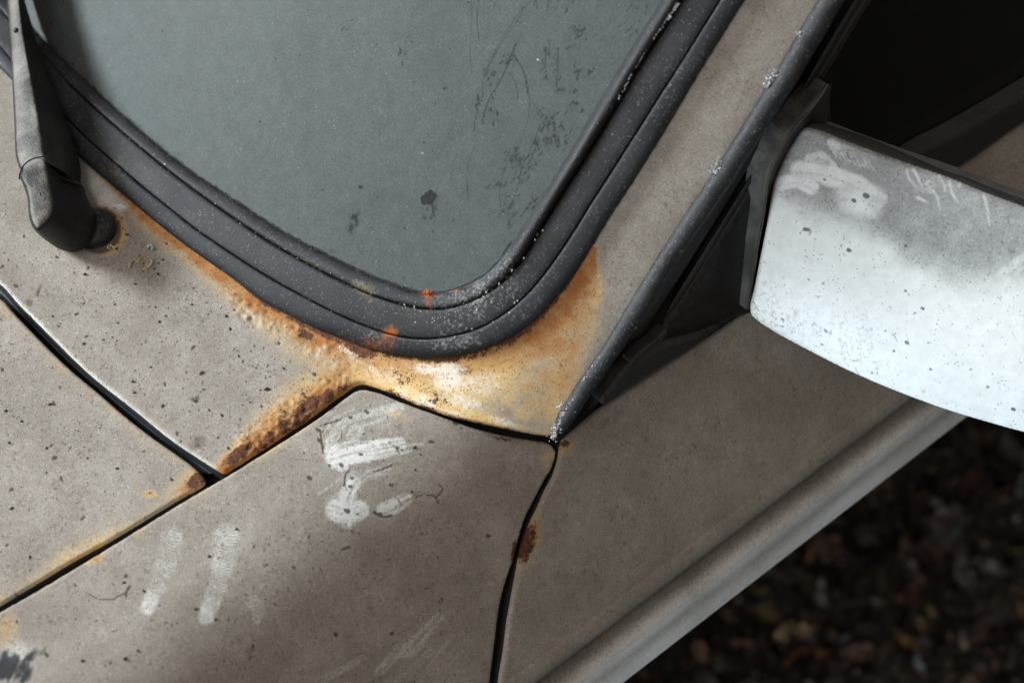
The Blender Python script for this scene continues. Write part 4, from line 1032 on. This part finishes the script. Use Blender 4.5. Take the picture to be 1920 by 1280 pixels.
# ------------------------------------------------------------------ wiper
wiper = bpy.data.objects.new("wiper_arm", None)
COL.objects.link(wiper); wiper.parent = car
sy = np.array([-260, -130, -60, 0, 60, 120, 180, 240, 290, 316, 338.])
wl = np.interp(sy, [-260, -60, 0, 100, 233, 297, 317, 340], [-14, 8, 13, 20, 27, 29, 36, 60])
wr_ = np.interp(sy, [-260, -60, 0, 67, 117, 167, 227, 290, 316, 340], [6, 30, 35, 43, 52, 62, 72, 80, 90, 118])
wR = np.interp(sy, [-260, -60, 0, 33, 67, 123, 167, 220, 277, 320, 340], [18, 40, 46, 51, 67, 84, 103, 123, 143, 153, 152])
fin = np.linspace(-260, 352, 160)
uu = (fin + 260) / (352 + 260)
ga = np.linspace(-260, 352, 160)
gl, gr_, gR = (smooth1(np.interp(ga, sy, q), 5) for q in (wl, wr_, wR))
rp = np.stack([gr_, ga], 1)
tbp = np.polyfit(ga, depth(hit(rp, F_body())), 2)
def wrow(w, lift, yend):
    """w: 0 left edge, 1 ridge, 2 right edge of the arm"""
    y = -260 + (yend + 260) * uu
    L_, R_, E_ = np.interp(y, ga, gl), np.interp(y, ga, gr_), np.interp(y, ga, gR)
    x = L_ + (R_ - L_) * w if w <= 1 else R_ + (E_ - R_) * (w - 1)
    return CAM + ray(np.stack([x, y], 1)) * (np.polyval(tbp, y) - lift * 1.4)[:, None]
loft("arm", [wrow(.02, .010, 326), wrow(0, .0225, 326), wrow(.02, .0262, 325), wrow(.12, .0278, 322), wrow(.5, .0295, 312), wrow(.9, .0308, 304), wrow(.98, .0308, 303), wrow(1.03, .0302, 304), wrow(1.2, .0268, 312), wrow(1.5, .021, 326), wrow(1.9, .014, 343), wrow(2, .010, 346), wrow(1.97, .004, 346)], WIPER, wiper)
top = catmull([(40, 331), (46, 315), (58, 303), (81, 298), (90, 318), (95, 345), (101, 372), (102, 390), (96, 408), (84, 422), (70, 432), (62, 422), (56, 402), (53, 372), (47, 350)], 3, True)
sil = catmull([(37, 331), (44, 311), (57, 301), (84, 294), (110, 322), (135, 342), (154, 348), (163, 371), (174, 391), (180, 410), (177, 432), (168, 452), (154, 466), (139, 473), (112, 467), (88, 452), (70, 437), (60, 424), (54, 404), (51, 372), (44, 348)], 3, True)
def by_angle(poly, cx, cy, n=120):
    a = np.arctan2(poly[:, 1] - cy, poly[:, 0] - cx); o = np.argsort(a); a, q = a[o], poly[o]
    g = np.linspace(-math.pi, math.pi, n, endpoint=False)
    return np.stack([np.interp(g, np.r_[a[-1] - 2 * math.pi, a, a[0] + 2 * math.pi], np.r_[q[-1:, i], q[:, i], q[:1, i]]) for i in range(2)], 1)
tq, sq = by_angle(top, 76, 365), by_angle(sil, 100, 385)
ctr = np.array([[76., 365.]])
tcap = float(np.median(depth(hit(top, F_body()))))
gr = np.polyfit(top[:, 1], depth(hit(top, F_body())), 1)
jt = np.clip((354 - sq[:, 1]) / 58, 0, 1)
def crow(px, lift): return CAM + ray(px) * (np.polyval(gr, px[:, 1]) - lift * 1.4)[:, None]
rows = [crow(ctr + (tq - ctr) * f_, .0335 - .0015 * f_**3) for f_ in (.05, .35, .65, .88)]
rows += [crow(tq, .0312), crow(tq * .94 + sq * .06, .0298), crow(tq * .8 + sq * .2, .0262 + .004 * jt), crow(tq * .5 + sq * .5, .0190 + .010 * jt), crow(tq * .18 + sq * .82, .0110 + .019 * jt), crow(sq, .0070 + .0225 * jt), crow(sq * .99 + ctr * .01, .0040), crow(sq * .9 + np.array([[110, 400]]) * .1, .001)]
R = np.stack(rows, 1)
nv = R.shape[0]
cap = mesh_obj("cap", R.reshape(-1, 3), [(i * len(rows) + j, ((i + 1) % nv) * len(rows) + j, ((i + 1) % nv) * len(rows) + j + 1, i * len(rows) + j + 1) for i in range(nv) for j in range(len(rows) - 1)], WIPER, wiper)
jl = respace(catmull([(36, 336), (37, 327), (44, 311), (57, 300), (72, 295), (83, 295), (90, 309), (102, 323), (120, 335), (139, 343), (152, 347)], 2), 1.5)
jn = len(jl); ju = np.linspace(0, 1, jn)
jd = np.polyval(gr, jl[:, 1]) - np.interp(ju, [0, .12, .4, .45, .6, 1], [.0308, .0406, .0450, .0446, .040, .0256])
jc = CAM + ray(jl) * jd[:, None]
jt_ = np.gradient(jc, axis=0); jt_ /= np.linalg.norm(jt_, axis=1, keepdims=True)
b1 = np.cross(jt_, c_d); b1 /= np.linalg.norm(b1, axis=1, keepdims=True); b2 = np.cross(jt_, b1)
loft("hinge_seam", [jc + (b1 * math.cos(2 * math.pi * q / 6) + b2 * math.sin(2 * math.pi * q / 6)) * .00042 for q in range(6)], DARK, wiper, closed=True)
pc = hit([(177, 433)], F_body())[0]
ang = np.linspace(0, 2 * math.pi, 48, endpoint=False)
def ring(rad, h): return np.stack([pc[0] + rad * np.cos(ang), pc[1] + rad * np.sin(ang), np.full(48, pc[2] + h)], 1)
rows = [ring(.0122, -.002), ring(.0121, .003), ring(.0117, .0050), ring(.0108, .0058), ring(.002, .0058)]
R = np.stack(rows, 1)
mesh_obj("spindle", R.reshape(-1, 3), [(i * 5 + j, ((i + 1) % 48) * 5 + j, ((i + 1) % 48) * 5 + j + 1, i * 5 + j + 1) for i in range(48) for j in range(4)], TRIM, wiper)
pr = CAM + ray([(29, 57)])[0] * (np.polyval(tbp, 57) - .0415)
nw = np.array([.55, -.2, .8]); nw /= np.linalg.norm(nw)
u1 = np.cross(nw, [0, 0, 1]); u1 /= np.linalg.norm(u1); u2 = np.cross(nw, u1)
a16 = np.linspace(0, 2 * math.pi, 16, endpoint=False)
rv = []
for r0, h in ((.0016, -.001), (.0016, .0004), (.0012, .0009), (.0002, .001)):
    rv.append(pr + (np.cos(a16)[:, None] * u1 + np.sin(a16)[:, None] * u2) * r0 + nw * h)
R = np.stack(rv, 1)
mesh_obj("rivet", R.reshape(-1, 3), [(i * 4 + j, ((i + 1) % 16) * 4 + j, ((i + 1) % 16) * 4 + j + 1, i * 4 + j + 1) for i in range(16) for j in range(3)], TRIM, wiper)

# ------------------------------------------------------------------ grit, flakes and crumbs
_ico = bmesh.new(); bmesh.ops.create_icosphere(_ico, subdivisions=1, radius=1)
ICO_V = np.array([v.co[:] for v in _ico.verts]); ICO_F = [tuple(v.index for v in f.verts) for f in _ico.faces]; _ico.free()
def grit(name, px, size, F, mat, parent=None, seed=3, flat=.5, jag=.35, lift=0.0):
    q = np.random.default_rng(seed); px = np.asarray(px, float)
    P = hit(px, F); N = normals_of(P, F)
    V, Fc = [], []
    for i in range(len(P)):
        n = N[i]; t1 = np.cross(n, q.normal(size=3)); t1 /= np.linalg.norm(t1); t2 = np.cross(n, t1)
        r0 = size[i]
        v = ICO_V * (1 + jag * (q.random(len(ICO_V))[:, None] - .5) * 2)
        v = v * np.array([r0 * q.uniform(.8, 1.5), r0 * q.uniform(.6, 1.0), r0 * flat * q.uniform(.7, 1.3)])
        b = len(V) * len(ICO_V)
        V.append(P[i] + n * (r0 * flat * .5 + lift * q.random()) + v[:, :1] * t1 + v[:, 1:2] * t2 + v[:, 2:3] * n)
        Fc += [tuple(b + j for j in f) for f in ICO_F]
    return mesh_obj(name, np.vstack(V), Fc, mat, parent, smooth=False)
q_ = np.random.default_rng(42)
def scatter(n, poly, rlo, rhi, pw=3):
    P_ = np.asarray(poly, float); out = []
    while len(out) < n:
        c = q_.uniform(P_.min(0), P_.max(0), size=(n * 3, 2)); c = c[in_poly(c, P_)]; out += list(c)
    return np.array(out[:n]), (rlo + (rhi - rlo) * q_.random(n)**pw) * M_PX
cow_reg = [(10, 400), (60, 480), (240, 400), (480, 600), (640, 660), (560, 770), (420, 860), (300, 780), (80, 590)]
px, sz = scatter(100, cow_reg, 1.1, 3.9)
tag(grit("dirt_specks", px, sz, F_body(), SPECK, None, 1), "dark dried specks of dirt scattered over the pale panel below the windscreen", "dirt", kind="stuff")
px, sz = scatter(40, [(0, 590), (200, 770), (360, 890), (0, 1110)], 1.1, 3.8)
tag(grit("dirt_specks", px, sz, F_body(), SPECK, None, 2), "dark specks of dirt scattered on the bonnet in the lower left corner", "dirt", kind="stuff")
px, sz = scatter(55, [(20, 1170), (430, 900), (660, 750), (900, 830), (600, 1100), (200, 1280)], 1.1, 4.0)
tag(grit("dirt_specks", px, sz, F_flank(), SPECK, None, 3), "dark specks of dirt scattered on the front wing around the wiped marks", "dirt", kind="stuff")

# pale crust where the seal and the trim have weathered
def along(poly, n, jit, lo=0, hi=1):
    P_ = respace(catmull(poly, 3), 1.0); i = q_.integers(int(lo * (len(P_) - 1)), int(hi * (len(P_) - 1)) + 1, n)
    return P_[i] + q_.normal(size=(n, 2)) * jit
Fseal = lambda P: P[:, 2] - np.maximum(fBody(P[:, 0], P[:, 1]), fW(P[:, 0], P[:, 1])) - .0058
px = np.vstack([along([(1212, 88), (1240, 48), (1272, 8)], 90, 1.6), along([(1160, 185), (1190, 130), (1215, 82)], 50, 1.2)])
o = grit("pale_crust", px, (1.0 + 2.2 * q_.random(len(px))**2) * M_PX, Fseal, FLAKE, gasket, 8, .7); o["kind"] = "stuff"
px = np.vstack([along([(1035, 822), (1046, 800), (1066, 768), (1080, 752)], 170, 4.5), along([(1050, 760), (1056, 757)], 14, 2.5), along([(1334, 325), (1342, 312), (1352, 300)], 48, 4.5), along([(1433, 165), (1446, 146), (1456, 132)], 40, 4.5), along([(1090, 712), (1110, 690)], 14, 3), along([(1180, 612), (1188, 598)], 16, 6), along([(1490, 70), (1500, 58)], 12, 3)])
Ftrim = lambda P: P[:, 2] - fBody(P[:, 0], P[:, 1]) - .0072
o = grit("pale_crust", px, (.8 + 2.0 * q_.random(len(px))**2.2) * M_PX, Ftrim, FLAKE, trim, 9, .8); o["kind"] = "stuff"
# grit lying in the rubber's grooves
px = np.vstack([along(L_2[3:26], 150, 2.2), along(L_I[4:22], 240, 2.0), along([(660, 535), (690, 545), (712, 552)], 70, 7), along(L_1[6:20], 60, 2.5)])
o = grit("groove_grit", px, (.8 + 2.0 * q_.random(len(px))**2.5) * M_PX, lambda P: P[:, 2] - np.maximum(fBody(P[:, 0], P[:, 1]), fW(P[:, 0], P[:, 1])) - .004, SPECK, gasket, 10, .7); o["kind"] = "stuff"
px = np.vstack([along(L_2[8:26], 60, 3), along(L_1[8:26], 60, 4), along([(700, 560), (830, 595), (960, 560)], 60, 16)])
tag(grit("pale_grit", px, (.7 + 1.5 * q_.random(len(px))**3) * M_PX, Fseal, PALE, None, 12, .6), "fine pale grit sprinkled over the black windscreen rubber", "grit", kind="stuff")

# curled dry crumbs near the wiper and on the rubber
def worm(name, pts, r0, F, mat, label, cat, lift=.0012, group=None):
    px = catmull(pts, 1.2); P = hit(px, F); N = normals_of(P, F)
    n_ = len(P); u = np.linspace(0, 1, n_)
    C_ = P + N * (r0 * .8 + lift * np.sin(u * math.pi))[:, None]
    T_ = np.gradient(C_, axis=0); T_ /= np.linalg.norm(T_, axis=1, keepdims=True)
    B2 = np.cross(T_, N); rows = []
    rr = r0 * np.sqrt(np.clip(1 - (2 * u - 1)**4, .03, 1)) * (1 + .25 * np.sin(u * 40))
    for k3 in range(8):
        a = 2 * math.pi * k3 / 8
        rows.append(C_ + B2 * (rr * math.cos(a))[:, None] + N * (rr * math.sin(a))[:, None])
    return tag(loft(name, rows, mat, None, closed=True), label, cat, group)
worm("dry_crumb", [(276, 470), (281, 463), (287, 466), (284, 471)], 2.6 * M_PX, F_body(), FLAKE, "small white curled crumb, the one nearest the black seal above the ochre clump", "crumb")
worm("dry_crumb", [(242, 504), (246, 496), (251, 489)], 2.2 * M_PX, F_body(), PALE, "short pale sliver at the lower left edge of the ochre clump", "crumb")
worm("dry_crumb", [(270, 507), (276, 504), (283, 500), (286, 492), (281, 488)], 2.3 * M_PX, F_body(), CRUMB, "pale hook-shaped crumb just right of the ochre clump", "crumb")
px = np.array([(255, 486), (259, 483), (263, 487), (267, 484), (261, 490), (256, 491), (268, 490), (272, 486)], float)
tag(grit("dry_clump", px, np.array([3, 4.2, 4.5, 3, 3.6, 2.6, 2.8, 2.4]) * M_PX, F_body(), CRUMB, None, 14, .9, .5), "tangled ochre clump of dry matter below the wiper pivot", "clump")
px = np.array([(270, 506), (274, 509), (266, 504)], float)
tag(grit("dry_clump", px, np.array([3.2, 2.8, 2.2]) * M_PX, F_body(), CRUMB, None, 15, .9, .5), "little brown clump at the lower end of the hook-shaped crumb", "clump")
px = np.array([(203, 463), (209, 461), (215, 464), (219, 460), (206, 466)], float)
tag(grit("dry_clump", px, np.array([3, 3.6, 3.4, 2.6, 2.4]) * M_PX, F_body(), CRUMB, None, 16, .8, .5), "brown clump of dirt touching the round base of the wiper", "clump")
px = np.array([(484, 486), (488, 482), (490, 488)], float)
tag(grit("pale_flake", px, np.array([3.2, 2.6, 2.2]) * M_PX, Fseal, FLAKE, None, 17, .7), "whitish flake lying in the middle of the black rubber seal", "flake")
px = np.array([(362, 371), (365, 373)], float)
tag(grit("pale_flake", px, np.array([2.6, 2.0]) * M_PX, Fseal, PALE, None, 18, .7), "cream flake on the black seal directly up and right of the wiper pivot", "flake")
RUSTM = make_plain("orange_rust", (0.36, 0.10, 0.025), 0.9, .4, 500)
px = np.array([(797, 547), (803, 549), (809, 547), (802, 544), (806, 552)], float)
grit("rust_scab", px, np.array([3.6, 4.6, 3.4, 3, 3]) * M_PX, lambda P: P[:, 2] - fW(P[:, 0], P[:, 1]) - .0016, RUSTM, gasket, 19, .7)

# ------------------------------------------------------------------ ground
def make_ground():
    k = NT("dark_soil")
    a = k.noise(34, 5, 0.7); b = k.noise(9, 4, 0.6)
    base = k.mix(k.ss(a, 0.3, 0.7), (0.008, 0.007, 0.006), (0.030, 0.024, 0.020))
    base = k.mix(k.ss(b, 0.45, 0.7), base, (0.016, 0.013, 0.012))
    k.bsdf(base, 0.95, k.bump(a, 0.02, 0.8), 0.3)
    return k.m
n_ = 60
gx = np.sign(np.linspace(-1, 1, n_)) * np.abs(np.linspace(-1, 1, n_))**2.4 * 60
GX, GY = np.meshgrid(gx, gx, indexing='ij')
GZ = .012 * (fbm(GX * 1000, GY * 1000, 260, 7) - .5) * (np.hypot(GX, GY) < 4)
ground = mesh_obj("ground", np.stack([GX, GY, GZ - .01], -1).reshape(-1, 3), [f[::-1] for f in grid_faces(n_, n_)], make_ground())
ground["kind"] = "structure"
def make_leaf():
    k = NT("leaf_litter")
    r_, g_, b_, _ = k.attr("tint")
    c = k.n('ShaderNodeCombineColor')
    for i, v in enumerate((r_, g_, b_)): k.t.links.new(v, c.inputs[i])
    base = k.mix(k.ss(k.noise(120, 3), .3, .7), c.outputs[0], (0.02, 0.014, 0.011))
    k.bsdf(base, 0.8, None, 0.3)
    return k.m
LEAF = make_leaf()
def leaf_mesh(n, centre, size, tint, seed, up=.0):
    q = np.random.default_rng(seed); V, Fc, C_ = [], [], []
    for i in range(n):
        a = q.uniform(0, 2 * math.pi); tilt = q.normal() * .55; s_l = size[i]; s_w = s_l * q.uniform(.3, .6); cv = q.normal() * .25
        u = np.array([-1, -.5, 0, .5, 1.0]); w = np.array([.05, .8, 1, .7, .05])
        pts = []
        for j in range(5):
            for sd in (-1, 0, 1):
                pts.append((u[j] * s_l, sd * w[j] * s_w, cv * s_l * (u[j]**2) + abs(sd) * s_w * .25))
        P = np.array(pts)
        ct, st_ = math.cos(tilt), math.sin(tilt); P = P @ np.array([[1, 0, 0], [0, ct, -st_], [0, st_, ct]])
        ca, sa = math.cos(a), math.sin(a); P = P @ np.array([[ca, -sa, 0], [sa, ca, 0], [0, 0, 1]])
        P = P + np.array([centre[i][0], centre[i][1], centre[i][2]])
        b = i * 15; V.append(P); Fc += [tuple(b + t for t in f) for f in grid_faces(5, 3)]
        C_ += [(*tint[i], 1)] * 15
    return np.vstack(V), Fc, np.array(C_)
NL = 3000
def on_ground(px, z=0.0):
    v = ray(px); return CAM + v * ((z - CAM[2]) / v[:, 2])[:, None]
gpx = np.stack([q_.uniform(1100, 2100, NL * 2), q_.uniform(650, 1420, NL * 2)], 1)
gpx = gpx[gpx[:, 1] > 1250 - (gpx[:, 0] - 1150) * .80][:NL]
NL = len(gpx)
cen = on_ground(gpx); cen[:, 2] = .002 + .018 * q_.random(NL)
pal = np.array([(.048, .032, .024), (.062, .038, .024), (.036, .030, .027), (.018, .016, .015), (.075, .052, .036), (.10, .098, .096), (.052, .026, .020), (.026, .025, .026), (.10, .078, .045)])
ti = pal[q_.choice(len(pal), NL, p=[.16, .10, .18, .22, .07, .06, .07, .11, .03])] * (.35 + 5.5 * q_.random((NL, 1))**3)
V, Fc, C_ = leaf_mesh(NL, cen, .006 + .024 * q_.random(NL)**1.8, ti, 5)
lit = mesh_obj("leaf_litter", V, Fc, LEAF, None, {"tint": C_})
tag(lit, "dark brown leaf litter and bark chips covering the ground beside the car", "litter", kind="stuff")
for (x, y, s_l, tnt, lab, nm, ct_) in ((1768, 1018, .017, (.10, .26, .34), "pale blue scrap lying alone on the dark leaf litter", "litter_scrap", "scrap"),
        (1906, 1050, .016, (.36, .33, .08), "yellow-green leaf at the right edge of the dark ground", "fallen_leaf", "leaf"),
        (1850, 1022, .013, (.30, .29, .20), "pale buff chip between the blue scrap and the yellow-green leaf", "wood_chip", "chip"),
        (1690, 1215, .018, (.32, .20, .08), "tan leaf on the dark ground below the blue scrap, larger than the cream leaf", "fallen_leaf", "leaf"),
        (1545, 1063, .020, (.26, .26, .28), "pale grey chip close beside the door's lower edge", "wood_chip", "chip"),
        (1742, 1168, .015, (.34, .27, .12), "small cream leaf standing upright below the blue scrap", "fallen_leaf", "leaf"),
        (1500, 1240, .026, (.20, .085, .03), "broad rust-brown leaf near the bottom of the picture", "fallen_leaf", "leaf"),
        (1580, 1210, .014, (.34, .34, .35), "small white chip just above the broad rust-brown leaf", "wood_chip", "chip"),
        (1714, 1262, .016, (.28, .33, .38), "bluish white chip at the very bottom of the litter", "wood_chip", "chip"),
        (1535, 1140, .016, (.27, .27, .28), "grey chip between the pale grey chip and the small white chip", "wood_chip", "chip")):
    c0 = on_ground([(x, y)])[0]; c0[2] = .02
    V, Fc, C_ = leaf_mesh(1, [c0], [s_l], [tnt], int(x))
    o = mesh_obj(nm, V, Fc, LEAF, None, {"tint": C_}); tag(o, lab, ct_)
